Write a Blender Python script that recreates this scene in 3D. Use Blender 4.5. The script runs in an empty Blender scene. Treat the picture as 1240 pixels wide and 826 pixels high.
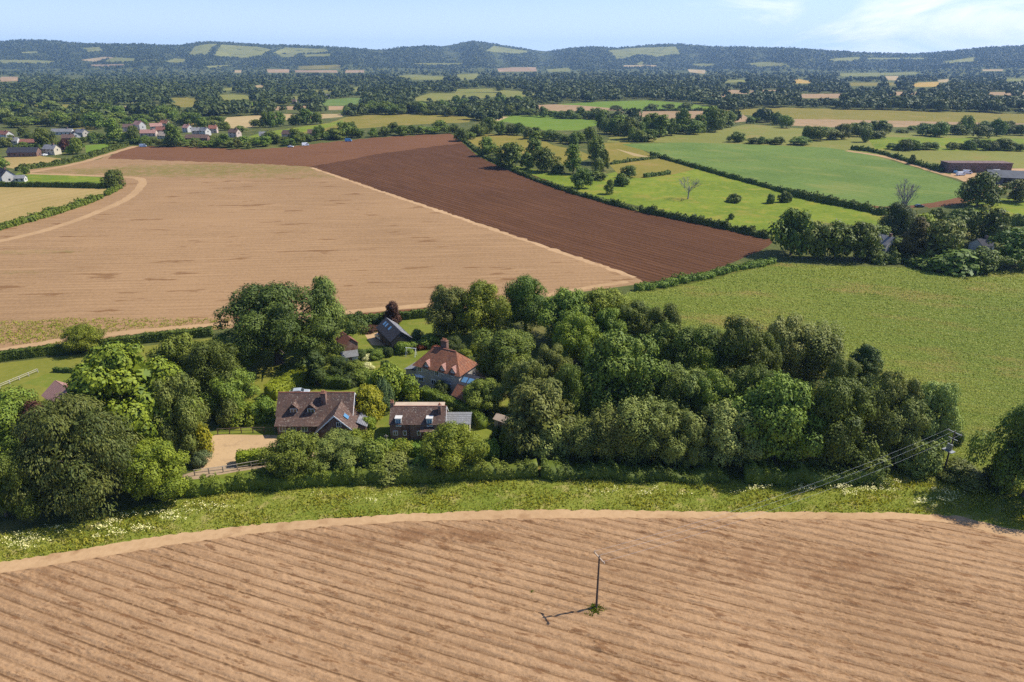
import bpy, math, random
import numpy as np
from mathutils import Vector, Matrix
from mathutils.geometry import delaunay_2d_cdt

# ------------------------------------------------------------------ basics
S = bpy.context.scene
COL = S.collection
rng = np.random.default_rng(7)
random.seed(7)
CAMH, PITCH, F, CX, CY = 68.0, math.radians(22.5), 826.7, 620.0, 413.0
CP, SP = math.cos(PITCH), math.sin(PITCH)

def sstep(a, b, x):
    t = np.clip((np.asarray(x, float) - a) / (b - a), 0, 1)
    return t * t * (3 - 2 * t)

def rays(px, py):
    u = (np.asarray(px, float) - CX) / F
    v = (CY - np.asarray(py, float)) / F
    return u, CP + v * SP, -SP + v * CP

SKY = [(-700,60),(-300,52),(-100,54),(0,50),(30,48),(60,49),(100,52),(130,53),(185,54),(215,55),(240,51.5),(275,51),(310,54),(335,54),
       (370,55),(420,58),(460,61),(490,57),(515,55),(540,57),(560,51),(575,50),(600,53),(640,60),(658,63),(690,58),(720,56),(745,58),
       (790,54),(820,53),(860,56),(900,57),(960,58),(1000,61),(1050,64),(1110,65),(1150,62),(1200,57),(1240,56),(1330,54),(1500,60),(1900,58)]
_sx, _sf, _su = rays([p[0] for p in SKY], [p[1] for p in SKY])
SKY_AZ = np.arctan2(_sx, _sf)
SKY_T = _su / np.hypot(_sx, _sf)

def terrain(x, y):
    """Height of the land at x, y in metres: a flat hamlet, a swelling field beyond it, a rolling plain and a line of downs."""
    x = np.asarray(x, float); y = np.asarray(y, float)
    d = np.hypot(x, y); az = np.arctan2(x, y)
    z = 7.5 * np.exp(-((x + 60) / 330) ** 2 - ((y - 600) / 210) ** 2)
    z = z - 2.5 * np.exp(-((x - 150) / 110) ** 2 - ((y - 430) / 130) ** 2)
    z = z + 4.0 * np.exp(-((x - 330) / 170) ** 2 - ((y - 520) / 130) ** 2)
    roll = 2.2 * np.sin(x / 170 + 1.3) * np.sin(y / 230 + .4) + 1.5 * np.sin(x / 95 - y / 310 + 2)
    z = z + roll * sstep(800, 1600, d) * (1 - sstep(3600, 4600, d))
    z = z * sstep(190, 340, d)
    dr = 6500 + 350 * np.sin(az * 9 + 1) + 220 * np.sin(az * 23 + 2.2)
    db = 3900 + 250 * np.sin(az * 7 + .5) + 150 * np.sin(az * 31)
    zr = CAMH + dr * np.interp(az, SKY_AZ, SKY_T)
    s = np.clip((d - db) / (dr - db), 0, 1)
    g = s * s * (3 - 2 * s)
    g = g * (.82 + .18 * s) + .17 * np.sin(az * 58 + 3 * np.sin(az * 17)) * s * (1 - s) * 2 + .05 * np.sin(az * 140 + s * 5) * s * (1 - s) * 2
    over = sstep(0, 1800, d - dr)
    return z + zr * np.clip(g, 0, 1) * (1 - .55 * over)

def ground(px, py):
    """Where the sight line through a picture point meets the land."""
    dx, dy, dz = rays(np.atleast_1d(px), np.atleast_1d(py))
    n = len(dx)
    lo = np.full(n, 20.0); hi = np.full(n, np.nan)
    t = 20.0
    done = np.zeros(n, bool)
    grow = 1.006 if n < 3000 else 1.012
    act = np.arange(n)
    while t < 12000 and len(act):
        t2 = t * grow + .3
        hit = CAMH + dz[act] * t2 - terrain(dx[act] * t2, dy[act] * t2) <= 0
        if hit.any():
            lo[act[hit]] = t; hi[act[hit]] = t2; done[act[hit]] = True; act = act[~hit]
        t = t2
    hi[np.isnan(hi)] = 9000; lo[~done] = 8990
    for _ in range(22):
        m = (lo + hi) / 2
        below = CAMH + dz * m - terrain(dx * m, dy * m) <= 0
        hi = np.where(below, m, hi); lo = np.where(below, lo, m)
    X, Y = dx * hi, dy * hi
    return np.stack([X, Y, terrain(X, Y)], 1)

def g1(px, py):
    return ground([px], [py])[0]

def project(P):
    P = np.asarray(P, float)
    x, y, z = P[..., 0], P[..., 1], P[..., 2] - CAMH
    dep = y * CP - z * SP
    return np.stack([CX + F * x / dep, CY - F * (y * SP + z * CP) / dep], -1), dep

# ------------------------------------------------------------------ materials
MATS = {}
def rgb(c): return (c[0], c[1], c[2], 1.0)

class NT:
    def __init__(s, name):
        s.m = bpy.data.materials.new(name); s.m.use_nodes = True
        s.t = s.m.node_tree; s.t.nodes.clear()
        s.out = s.n('ShaderNodeOutputMaterial')
    def n(s, typ, **kw):
        nd = s.t.nodes.new(typ)
        for k, v in kw.items(): setattr(nd, k, v)
        return nd
    def l(s, a, b): s.t.links.new(a, b)
    def put(s, sock, v):
        if hasattr(v, 'links') or isinstance(v, bpy.types.NodeSocket): s.l(v, sock)
        else: sock.default_value = v
    def math(s, op, a, b=0.0, c=0.0, clamp=False):
        nd = s.n('ShaderNodeMath', operation=op, use_clamp=clamp)
        s.put(nd.inputs[0], a); s.put(nd.inputs[1], b)
        if op in ('MULTIPLY_ADD', 'SMOOTH_MIN'): s.put(nd.inputs[2], c)
        return nd.outputs[0]
    def mix(s, f, a, b, blend='MIX'):
        nd = s.n('ShaderNodeMix', data_type='RGBA', blend_type=blend)
        s.put(nd.inputs[0], f)
        s.put(nd.inputs[6], rgb(a) if isinstance(a, tuple) and len(a) == 3 else a)
        s.put(nd.inputs[7], rgb(b) if isinstance(b, tuple) and len(b) == 3 else b)
        return nd.outputs[2]
    def noise(s, vec, scale, detail=4, rough=.55, dist=0.0, dim='3D'):
        nd = s.n('ShaderNodeTexNoise', noise_dimensions=dim)
        if vec is not None: s.l(vec, nd.inputs['Vector'])
        nd.inputs['Scale'].default_value = scale; nd.inputs['Detail'].default_value = detail
        nd.inputs['Roughness'].default_value = rough; nd.inputs['Distortion'].default_value = dist
        return nd.outputs['Fac']
    def ramp(s, f, a, b, lo=0.0, hi=1.0):
        nd = s.n('ShaderNodeMapRange', interpolation_type='SMOOTHSTEP')
        s.put(nd.inputs[0], f); nd.inputs[1].default_value = a; nd.inputs[2].default_value = b
        nd.inputs[3].default_value = lo; nd.inputs[4].default_value = hi
        return nd.outputs[0]
    def pos(s): return s.n('ShaderNodeNewGeometry').outputs['Position']
    def scaled(s, vec, sx, sy, sz, rot=0.0):
        r = s.n('ShaderNodeVectorRotate', rotation_type='Z_AXIS'); s.l(vec, r.inputs['Vector']); r.inputs['Angle'].default_value = rot
        nd = s.n('ShaderNodeVectorMath', operation='MULTIPLY'); s.l(r.outputs[0], nd.inputs[0]); nd.inputs[1].default_value = (sx, sy, sz)
        return nd.outputs[0]
    def bump(s, h, dist, strength=1.0):
        nd = s.n('ShaderNodeBump'); s.l(h, nd.inputs['Height'])
        nd.inputs['Distance'].default_value = dist; nd.inputs['Strength'].default_value = strength
        return nd.outputs['Normal']
    def bsdf(s, col, rough=.9, spec=.15, normal=None, metal=0.0):
        nd = s.n('ShaderNodeBsdfPrincipled')
        s.put(nd.inputs['Base Color'], rgb(col) if isinstance(col, tuple) and len(col) == 3 else col)
        s.put(nd.inputs['Roughness'], rough); nd.inputs['Specular IOR Level'].default_value = spec
        nd.inputs['Metallic'].default_value = metal
        if normal is not None: s.l(normal, nd.inputs['Normal'])
        return nd.outputs[0]
    def done(s, sh):
        s.l(sh, s.out.inputs['Surface']); return s.m

FM = (.725, .605, .45)
def mul(c, k): return (c[0] * k, c[1] * k, c[2] * k)

def field_mat(name, c1, c2, c3=None, big=.01, fine=.8, rowdir=None, spacing=2.0, rowamt=0.0, rowcol=None, streak=0.0, bumpd=.15,
              patches=(), patchcol=None, spots=None, spotscale=(.02, .18), spotth=(.62, .72), fleck=None, rowpow=2.5):
    """Soil, stubble, crop or grass. rowdir: angle of the drill rows; patches: (x, y, rx, ry, strength) of weedy or worn areas."""
    tn = lambda c: None if c is None else (c[0] * FM[0], c[1] * FM[1], c[2] * FM[2])
    c1, c2, c3, rowcol, patchcol, spots, fleck = map(tn, (c1, c2, c3, rowcol, patchcol, spots, fleck))
    k = NT(name); p = k.pos()
    big_n = k.noise(p, big, 5, .6)
    fine_n = k.noise(p, fine, 4, .65)
    f = k.ramp(k.math('ADD', k.math('MULTIPLY', big_n, .5), k.math('MULTIPLY', fine_n, .5)), .38, .62)
    col = k.mix(f, c1, c2)
    h = fine_n
    if rowdir is not None:
        along = k.scaled(p, 1, 1, 1, -rowdir)                       # x runs along the rows
        st = k.scaled(p, .03, .9, 1, -rowdir)
        stn = k.noise(st, 1.0, 3, .6)
        sx = k.n('ShaderNodeSeparateXYZ'); k.l(along, sx.inputs[0])
        wob = k.math('MULTIPLY', k.noise(k.scaled(p, .02, .05, 1, -rowdir), 1.0, 2), spacing * .3)
        ph = k.math('MULTIPLY', k.math('ADD', sx.outputs[1], wob), 2 * math.pi / spacing)
        w = k.math('MULTIPLY_ADD', k.math('SINE', ph), .5, .5)
        brk = k.ramp(k.noise(k.scaled(p, .12, .5, 1, -rowdir), 1.0, 3, .6), .28, .58, .25, 1.0)
        w2 = k.math('MULTIPLY', k.math('POWER', w, rowpow), brk)
        col = k.mix(k.math('MULTIPLY', w2, rowamt), col, rowcol or mul(c1, .6))
        if streak: col = k.mix(k.math('MULTIPLY', k.ramp(stn, .45, .7), streak), col, c3 or c2)
        h = k.math('ADD', fine_n, k.math('MULTIPLY', k.math('POWER', w, rowpow), -1.2 * min(1, rowamt * 2)))
    elif c3 is not None:
        col = k.mix(k.ramp(k.noise(p, big * 4, 5, .6), .52, .68), col, c3)
    if spots is not None:
        sv = k.scaled(p, spotscale[0], spotscale[1], 1, -(rowdir or 0))
        col = k.mix(k.math('MULTIPLY', k.ramp(k.noise(sv, 1.0, 4, .6), spotth[0], spotth[1]), .8), col, spots)
    if patches:
        tot = None
        sx = k.n('ShaderNodeSeparateXYZ'); k.l(p, sx.inputs[0])
        for (x, y, rx, ry, s_) in patches:
            a = k.math('MULTIPLY', k.math('ADD', sx.outputs[0], -x), 1 / rx)
            b = k.math('MULTIPLY', k.math('ADD', sx.outputs[1], -y), 1 / ry)
            r2 = k.math('ADD', k.math('MULTIPLY', a, a), k.math('MULTIPLY', b, b))
            m = k.math('MULTIPLY', k.ramp(r2, 1.0, .1), s_)
            tot = m if tot is None else k.math('MAXIMUM', tot, m)
        thr = k.ramp(k.math('ADD', k.noise(p, .22, 7, .78), k.math('MULTIPLY', tot, .40)), .66, .86)
        col = k.mix(k.math('MULTIPLY', thr, k.math('MINIMUM', tot, 1.0)), col, patchcol)
    if fleck is not None:
        col = k.mix(k.math('MULTIPLY', k.ramp(k.noise(p, 2.6, 3, .7), .6, .7), .7), col, fleck)
    MATS[name] = k.done(k.bsdf(col, .95, .05, k.bump(h, bumpd, .8)))
    return MATS[name]

LM = (2.05, 1.70, .72)
def leaf_mat(name, a, b, trans=.11, hue=.035):
    """Leaves: each clump and each leaf takes its own mix of two greens from the mesh, each tree its own slight shift."""
    k = NT(name)
    at = k.n('ShaderNodeAttribute', attribute_name='tone').outputs['Fac']
    oi = k.n('ShaderNodeObjectInfo').outputs['Random']
    col = k.mix(at, (a[0]*LM[0], a[1]*LM[1], a[2]*LM[2]), (b[0]*LM[0], b[1]*LM[1], b[2]*LM[2]))
    hs = k.n('ShaderNodeHueSaturation')
    k.put(hs.inputs['Hue'], k.math('MULTIPLY_ADD', oi, hue, .5 - hue / 2)); hs.inputs['Saturation'].default_value = 1.0
    k.put(hs.inputs['Value'], k.math('MULTIPLY_ADD', oi, .35, .82)); k.l(col, hs.inputs['Color'])
    d = k.bsdf(hs.outputs[0], .62, .25)
    t = k.n('ShaderNodeBsdfTranslucent'); k.l(k.mix(1.0, hs.outputs[0], (1.0, 1.0, .55), 'MULTIPLY'), t.inputs['Color'])
    mx = k.n('ShaderNodeMixShader'); mx.inputs[0].default_value = trans; k.l(d, mx.inputs[1]); k.l(t.outputs[0], mx.inputs[2])
    MATS[name] = k.done(mx.outputs[0]); return MATS[name]

def plain_mat(name, c, rough=.8, spec=.3, var=.25, scale=1.5, metal=0.0, c2=None, bumpd=0.0):
    k = NT(name); tc = k.n('ShaderNodeTexCoord').outputs['Object']
    n = k.noise(tc, scale, 5, .65)
    col = k.mix(k.ramp(n, .3, .7), mul(c, 1 - var), c2 or mul(c, 1 + var * .6))
    MATS[name] = k.done(k.bsdf(col, rough, spec, k.bump(n, bumpd) if bumpd else None, metal)); return MATS[name]

def tile_mat(name, a, b, c, lichen=None):
    """Clay tiles: courses and single tiles of different firing, some lichen."""
    k = NT(name); tc = k.n('ShaderNodeTexCoord').outputs['Object']
    br = k.n('ShaderNodeTexBrick'); br.offset = .5
    v = k.n('ShaderNodeVectorMath', operation='MULTIPLY'); k.l(tc, v.inputs[0]); v.inputs[1].default_value = (1, 1, 1)
    sp = k.n('ShaderNodeSeparateXYZ'); k.l(tc, sp.inputs[0])
    cb = k.n('ShaderNodeCombineXYZ'); k.put(cb.inputs[0], k.math('ADD', sp.outputs[0], k.math('MULTIPLY', sp.outputs[1], .37))); k.l(sp.outputs[2], cb.inputs[1])
    k.l(cb.outputs[0], br.inputs['Vector'])
    br.inputs['Color1'].default_value = rgb(a); br.inputs['Color2'].default_value = rgb(b); br.inputs['Mortar'].default_value = rgb(mul(a, .5))
    br.inputs['Scale'].default_value = 1.0; br.inputs['Mortar Size'].default_value = .02
    br.inputs['Brick Width'].default_value = .32; br.inputs['Row Height'].default_value = .16
    n = k.noise(tc, .9, 5, .7)
    col = k.mix(k.ramp(n, .42, .68), br.outputs['Color'], c)
    if lichen: col = k.mix(k.math('MULTIPLY', k.ramp(k.noise(tc, 2.6, 4, .75), .56, .66), .8), col, lichen)
    MATS[name] = k.done(k.bsdf(col, .85, .2, k.bump(br.outputs['Fac'], -.03))); return MATS[name]

def brick_mat(name, a, b, mortar=(.35, .31, .27)):
    k = NT(name); tc = k.n('ShaderNodeTexCoord').outputs['Object']
    sp = k.n('ShaderNodeSeparateXYZ'); k.l(tc, sp.inputs[0])
    cb = k.n('ShaderNodeCombineXYZ'); k.put(cb.inputs[0], k.math('ADD', sp.outputs[0], sp.outputs[1])); k.l(sp.outputs[2], cb.inputs[1])
    br = k.n('ShaderNodeTexBrick'); k.l(cb.outputs[0], br.inputs['Vector'])
    br.inputs['Color1'].default_value = rgb(a); br.inputs['Color2'].default_value = rgb(b); br.inputs['Mortar'].default_value = rgb(mortar)
    br.inputs['Scale'].default_value = 1.0; br.inputs['Mortar Size'].default_value = .012
    br.inputs['Brick Width'].default_value = .24; br.inputs['Row Height'].default_value = .085
    col = k.mix(k.ramp(k.noise(tc, .7, 4), .4, .7), br.outputs['Color'], mul(a, .75))
    MATS[name] = k.done(k.bsdf(col, .9, .15)); return MATS[name]

# ------------------------------------------------------------------ mesh helpers
def mesh_np(name, V, quads=None, tris=None, mat=None, tone=None, smooth=False, mats=None, mi=None):
    V = np.asarray(V, np.float32)
    me = bpy.data.meshes.new(name)
    nq = 0 if quads is None else len(quads); nt = 0 if tris is None else len(tris)
    loops = []
    if nq: loops.append(np.asarray(quads, np.int32).ravel())
    if nt: loops.append(np.asarray(tris, np.int32).ravel())
    L = np.concatenate(loops)
    me.vertices.add(len(V)); me.vertices.foreach_set('co', V.ravel())
    me.loops.add(len(L)); me.loops.foreach_set('vertex_index', L)
    st = np.concatenate([np.arange(nq) * 4, nq * 4 + np.arange(nt) * 3]).astype(np.int32)
    me.polygons.add(nq + nt); me.polygons.foreach_set('loop_start', st)
    if smooth: me.polygons.foreach_set('use_smooth', np.ones(nq + nt, bool))
    for m in (mats or ([mat] if mat else [])): me.materials.append(m)
    if mi is not None: me.polygons.foreach_set('material_index', np.asarray(mi, np.int32))
    me.update(calc_edges=True)
    if tone is not None:
        at = me.attributes.new('tone', 'FLOAT', 'FACE'); at.data.foreach_set('value', np.asarray(tone, np.float32))
    return me

class MB:
    """Collects solid pieces; build() links them as ONE mesh object."""
    def __init__(s): s.v = []; s.f = []
    def add(s, vs, fs):
        o = len(s.v); s.v += [tuple(v) for v in vs]; s.f += [tuple(i + o for i in f) for f in fs]; return s
    def box(s, x0, x1, y0, y1, z0, z1):
        vs = [(x0,y0,z0),(x1,y0,z0),(x1,y1,z0),(x0,y1,z0),(x0,y0,z1),(x1,y0,z1),(x1,y1,z1),(x0,y1,z1)]
        return s.add(vs, [(0,3,2,1),(4,5,6,7),(0,1,5,4),(1,2,6,5),(2,3,7,6),(3,0,4,7)])
    def slab(s, quad, th):
        """A roof plane of thickness th from 3 or 4 corner points (counter-clockwise seen from outside)."""
        q = [Vector(p) for p in quad]; n = (q[1] - q[0]).cross(q[2] - q[0]).normalized() * th
        k = len(q); vs = [p + n for p in q] + q
        fs = [tuple(range(k)), tuple(reversed(range(k, 2 * k)))] + [(i, i + k, (i + 1) % k + k, (i + 1) % k) for i in range(k)]
        return s.add(vs, fs)
    def prism(s, poly, axis, a, b):
        """Extrude a closed outline: axis 'x' takes (y,z) points from x=a to x=b, 'y' takes (x,z), 'z' takes (x,y)."""
        mk = {'x': lambda p, t: (t, p[0], p[1]), 'y': lambda p, t: (p[0], t, p[1]), 'z': lambda p, t: (p[0], p[1], t)}[axis]
        k = len(poly); vs = [mk(p, a) for p in poly] + [mk(p, b) for p in poly]
        return s.add(vs, [tuple(reversed(range(k))), tuple(range(k, 2 * k))] + [(i, (i + 1) % k, (i + 1) % k + k, i + k) for i in range(k)])
    def tube(s, pts, rad, n=8):
        pts = [Vector(p) for p in pts]; rad = rad if isinstance(rad, (list, tuple)) else [rad] * len(pts)
        o = len(s.v)
        for i, p in enumerate(pts):
            d = (pts[min(i + 1, len(pts) - 1)] - pts[max(i - 1, 0)]).normalized()
            a = d.cross(Vector((0, 0, 1)) if abs(d.z) < .9 else Vector((1, 0, 0))).normalized(); b = d.cross(a)
            for k in range(n):
                t = 2 * math.pi * k / n; s.v.append(tuple(p + (a * math.cos(t) + b * math.sin(t)) * rad[i]))
        for i in range(len(pts) - 1):
            for k in range(n): s.f.append((o + i*n + k, o + i*n + (k+1) % n, o + (i+1)*n + (k+1) % n, o + (i+1)*n + k))
        s.f.append(tuple(o + k for k in reversed(range(n)))); s.f.append(tuple(o + (len(pts)-1)*n + k for k in range(n)))
        return s
    def mesh(s, name, mat):
        me = bpy.data.meshes.new(name); me.from_pydata(s.v, [], s.f); me.materials.append(MATS[mat]); me.update(); return me
    def build(s, name, mat, parent=None):
        o = bpy.data.objects.new(name, s.mesh(name, mat)); COL.objects.link(o); o.parent = parent; return o

def tag(o, label=None, cat=None, group=None, kind=None):
    if label: o['label'] = label
    if cat: o['category'] = cat
    if group: o['group'] = group
    if kind: o['kind'] = kind
    return o
def link(name, me, parent=None):
    o = bpy.data.objects.new(name, me); COL.objects.link(o); o.parent = parent; return o
def empty(name, loc, rz=0.0):
    o = bpy.data.objects.new(name, None); COL.objects.link(o); o.location = loc; o.rotation_euler = (0, 0, rz); o.empty_display_size = .5
    return o
# ------------------------------------------------------------------ land use: outlines of the fields
def rdir(a, b):
    A, B = g1(*a), g1(*b); return math.atan2(B[1] - A[1], B[0] - A[0])
def PE(px, py, rx, ry, s=1.0):
    P = g1(px, py); return (float(P[0]), float(P[1]), rx, ry, s)

ROW_NEAR = rdir((600, 652), (840, 710))
ROW_BROWN = rdir((470, 240), (700, 312))
ROW_TOP = rdir((200, 186), (430, 184))
ROW_STUB = rdir((150, 330), (520, 322))
field_mat('soil_near', (.375, .268, .185), (.50, .37, .265), (.24, .155, .098), big=.05, fine=2.6, rowdir=ROW_NEAR, spacing=1.75, rowamt=.9, rowpow=8, rowcol=(.105, .064, .038),
          streak=.35, bumpd=.10, spots=(.21, .125, .075), spotscale=(.30, 1.3), spotth=(.55, .66), fleck=(.48, .35, .235),
          patches=[PE(940, 680, 30, 8, .62), PE(1080, 720, 16, 7, .5), PE(420, 655, 18, 3.5, .62), PE(60, 705, 9, 5, .6), PE(540, 650, 16, 3, .8)], patchcol=(.235, .145, .092))
field_mat('track_soil', (.49, .37, .255), (.58, .45, .32), (.40, .285, .19), big=.06, fine=.9, bumpd=.06, fleck=(.47, .32, .19))
field_mat('track_pale', (.44, .33, .22), (.51, .39, .265), big=.05, fine=.5, bumpd=.05)
field_mat('stubble', (.315, .228, .152), (.41, .298, .20), (.455, .335, .225), big=.012, fine=.9, rowdir=ROW_STUB, spacing=3.0, rowamt=.28, rowcol=(.25, .165, .09), rowpow=1.5, streak=.7, bumpd=.2,
          spots=(.215, .13, .07), spotscale=(.045, .2), spotth=(.605, .67),
          patches=[PE(60, 402, 36, 11, .55), PE(160, 396, 26, 6, .4), PE(230, 389, 22, 5, .35), PE(20, 330, 18, 4, .5), PE(230, 206, 150, 36, .75), PE(330, 212, 110, 18, .6), PE(40, 305, 30, 5, .6)], patchcol=(.21, .215, .07))
field_mat('ploughed', (.098, .052, .031), (.132, .070, .042), (.19, .106, .064), big=.012, fine=.7, rowdir=ROW_BROWN, spacing=2.7, rowamt=.38, rowcol=(.058, .032, .021), streak=.55, bumpd=.25)
field_mat('ploughed_top', (.165, .09, .057), (.205, .113, .071), (.25, .145, .093), big=.012, fine=.4, rowdir=ROW_TOP, spacing=6, rowamt=.35, rowcol=(.16, .078, .045), streak=.6, bumpd=.25)
field_mat('crop_root', (.150, .235, .048), (.205, .285, .062), (.29, .28, .095), big=.02, fine=1.1, rowdir=rdir((950, 440), (1200, 470)), spacing=2.6, rowamt=.10, rowcol=(.12, .16, .032), streak=.3, bumpd=.6, fleck=(.27, .24, .085), spots=(.33, .27, .12), spotscale=(.022, .05), spotth=(.50, .68))
field_mat('crop_blue', (.110, .215, .062), (.175, .295, .09), (.22, .30, .10), spots=(.235, .305, .105), spotscale=(.02, .05), spotth=(.52, .72), big=.02, fine=.5, rowdir=rdir((820, 200), (1000, 230)), spacing=5, rowamt=.25, rowcol=(.115, .195, .062), streak=.4, bumpd=.2)
field_mat('grass_bright', (.145, .24, .034), (.225, .325, .048), (.28, .32, .065), spots=(.29, .30, .075), spotscale=(.03, .04), spotth=(.56, .70), big=.03, fine=.4, bumpd=.2)
field_mat('grass_vivid', (.14, .26, .035), (.175, .30, .05), (.20, .29, .06), big=.012, fine=.2, bumpd=.2)
field_mat('grass_pale', (.20, .25, .075), (.25, .29, .095), (.28, .27, .11), big=.01, fine=.2, bumpd=.2)
field_mat('grass_olive', (.215, .225, .055), (.265, .26, .07), (.31, .27, .10), big=.012, fine=.3, bumpd=.2)
field_mat('meadow', (.17, .25, .045), (.285, .35, .08), (.37, .38, .16), big=.09, fine=1.2, bumpd=.4, fleck=(.17, .26, .035))
field_mat('lawn', (.15, .22, .04), (.205, .265, .055), (.25, .27, .08), big=.06, fine=.7, bumpd=.1)
field_mat('lawn_dry', (.19, .235, .05), (.245, .275, .065), (.17, .23, .05), big=.05, fine=.7, bumpd=.1)
field_mat('tan_far', (.42, .37, .23), (.50, .44, .28), (.43, .35, .22), big=.008, fine=.1, bumpd=.1)
field_mat('pink_far', (.36, .285, .20), (.43, .34, .24), (.31, .26, .17), big=.008, fine=.1, bumpd=.1)
field_mat('gold_far', (.46, .36, .11), (.52, .41, .14), big=.01, fine=.1, bumpd=.1)
field_mat('wheat', (.40, .335, .17), (.46, .39, .21), (.25, .26, .085), big=.025, fine=.6, rowdir=rdir((0, 262), (110, 240)), spacing=3, rowamt=.2, rowcol=(.36, .28, .11), streak=.75, bumpd=.2)
field_mat('gravel', (.50, .40, .28), (.58, .47, .33), (.45, .36, .26), big=.15, fine=2.5, bumpd=.03)
field_mat('lane', (.36, .31, .26), (.44, .38, .31), big=.2, fine=2, bumpd=.03)
field_mat('paving', (.38, .35, .31), (.46, .42, .37), big=.3, fine=2, bumpd=.02)
field_mat('rough', (.09, .13, .028), (.14, .18, .04), (.21, .21, .075), big=.12, fine=1.0, bumpd=.4)
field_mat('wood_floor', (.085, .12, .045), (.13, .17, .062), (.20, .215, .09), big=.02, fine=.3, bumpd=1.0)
field_mat('hill_wood', (.07, .105, .045), (.11, .15, .06), (.17, .20, .09), big=.004, fine=.03, bumpd=6)
field_mat('hill_grass', (.24, .29, .10), (.30, .34, .13), (.11, .15, .05), big=.003, fine=.02, bumpd=2)

FIELDS = []      # (name, material, outline in picture points)
def fld(name, mat, *pts):
    q = dense(pts, True)
    if mat in ('ploughed', 'ploughed_top') and len(pts) > 12: q = [(x + random.uniform(-.9, .9), y + random.uniform(-.45, .45)) for x, y in dense(pts, True, 5)]   # ragged headland
    FIELDS.append((name, mat, ground(*zip(*q))[:, :2]))
def dense(pts, closed, step=14):
    out = []; n = len(pts)
    for i in range(n if closed else n - 1):
        a, b = pts[i], pts[(i + 1) % n]; k = max(1, int(math.hypot(b[0]-a[0], b[1]-a[1]) / step))
        out += [(a[0] + (b[0]-a[0]) * j / k, a[1] + (b[1]-a[1]) * j / k) for j in range(k)]
    if not closed: out.append(pts[-1])
    return out
def smooth_line(P, it=2):
    P = [np.array(p, float) for p in P]
    for _ in range(it):
        Q = [P[0]]
        for a, b in zip(P[:-1], P[1:]): Q += [a * .75 + b * .25, a * .25 + b * .75]
        P = Q + [P[-1]]
    return np.array(P)
def gline(pts, smooth=2): return smooth_line(ground(*zip(*dense(pts, False, 25)))[:, :2], smooth)
def resample(L, step):
    d = np.concatenate([[0], np.cumsum(np.linalg.norm(np.diff(L, axis=0), axis=1))]); n = max(2, int(d[-1] / step) + 1)
    t = np.linspace(0, d[-1], n); return np.stack([np.interp(t, d, L[:, i]) for i in range(L.shape[1])], 1)
def strip(name, mat, w, pts, jit=.12):
    L = resample(gline(pts), max(2.0, w * .8)); T = np.gradient(L, axis=0); T /= np.linalg.norm(T, axis=1)[:, None] + 1e-9
    N = np.stack([-T[:, 1], T[:, 0]], 1); k = (w / 2) * (1 + jit * rng.standard_normal((len(L), 2)))
    FIELDS.append((name, mat, np.concatenate([L + N * k[:, :1], (L - N * k[:, 1:])[::-1]])))

# --- far downs
fld('hill_grassland', 'hill_grass', (228,67),(236,56),(250,53.5),(265,53.2),(256,60),(250,67))
fld('hill_grassland', 'hill_grass', (258,68),(268,54),(310,56.5),(328,60),(318,68),(300,71))
fld('hill_grassland', 'hill_grass', (330,64),(345,57.5),(395,59.5),(400,63),(360,66))
fld('hill_grassland', 'hill_grass', (588,62),(598,55.5),(622,59.5),(642,62.5),(628,66))
fld('hill_grassland', 'hill_grass', (736,61),(770,58),(818,56.5),(824,66),(800,69),(775,66),(748,72),(742,66))
fld('hill_grassland', 'hill_grass', (1003,72),(1020,70),(1042,69),(1038,74),(1010,75))
fld('hill_grassland', 'hill_grass', (1140,75),(1182,69),(1180,75),(1150,78))
fld('hill_grassland', 'hill_grass', (1050,70),(1120,70),(1120,72),(1052,72))
fld('hill_grassland', 'hill_grass', (25,63),(48,62),(45,65),(28,66))
fld('hill_grassland', 'hill_grass', (100,58),(120,57),(125,62),(108,64))
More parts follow.
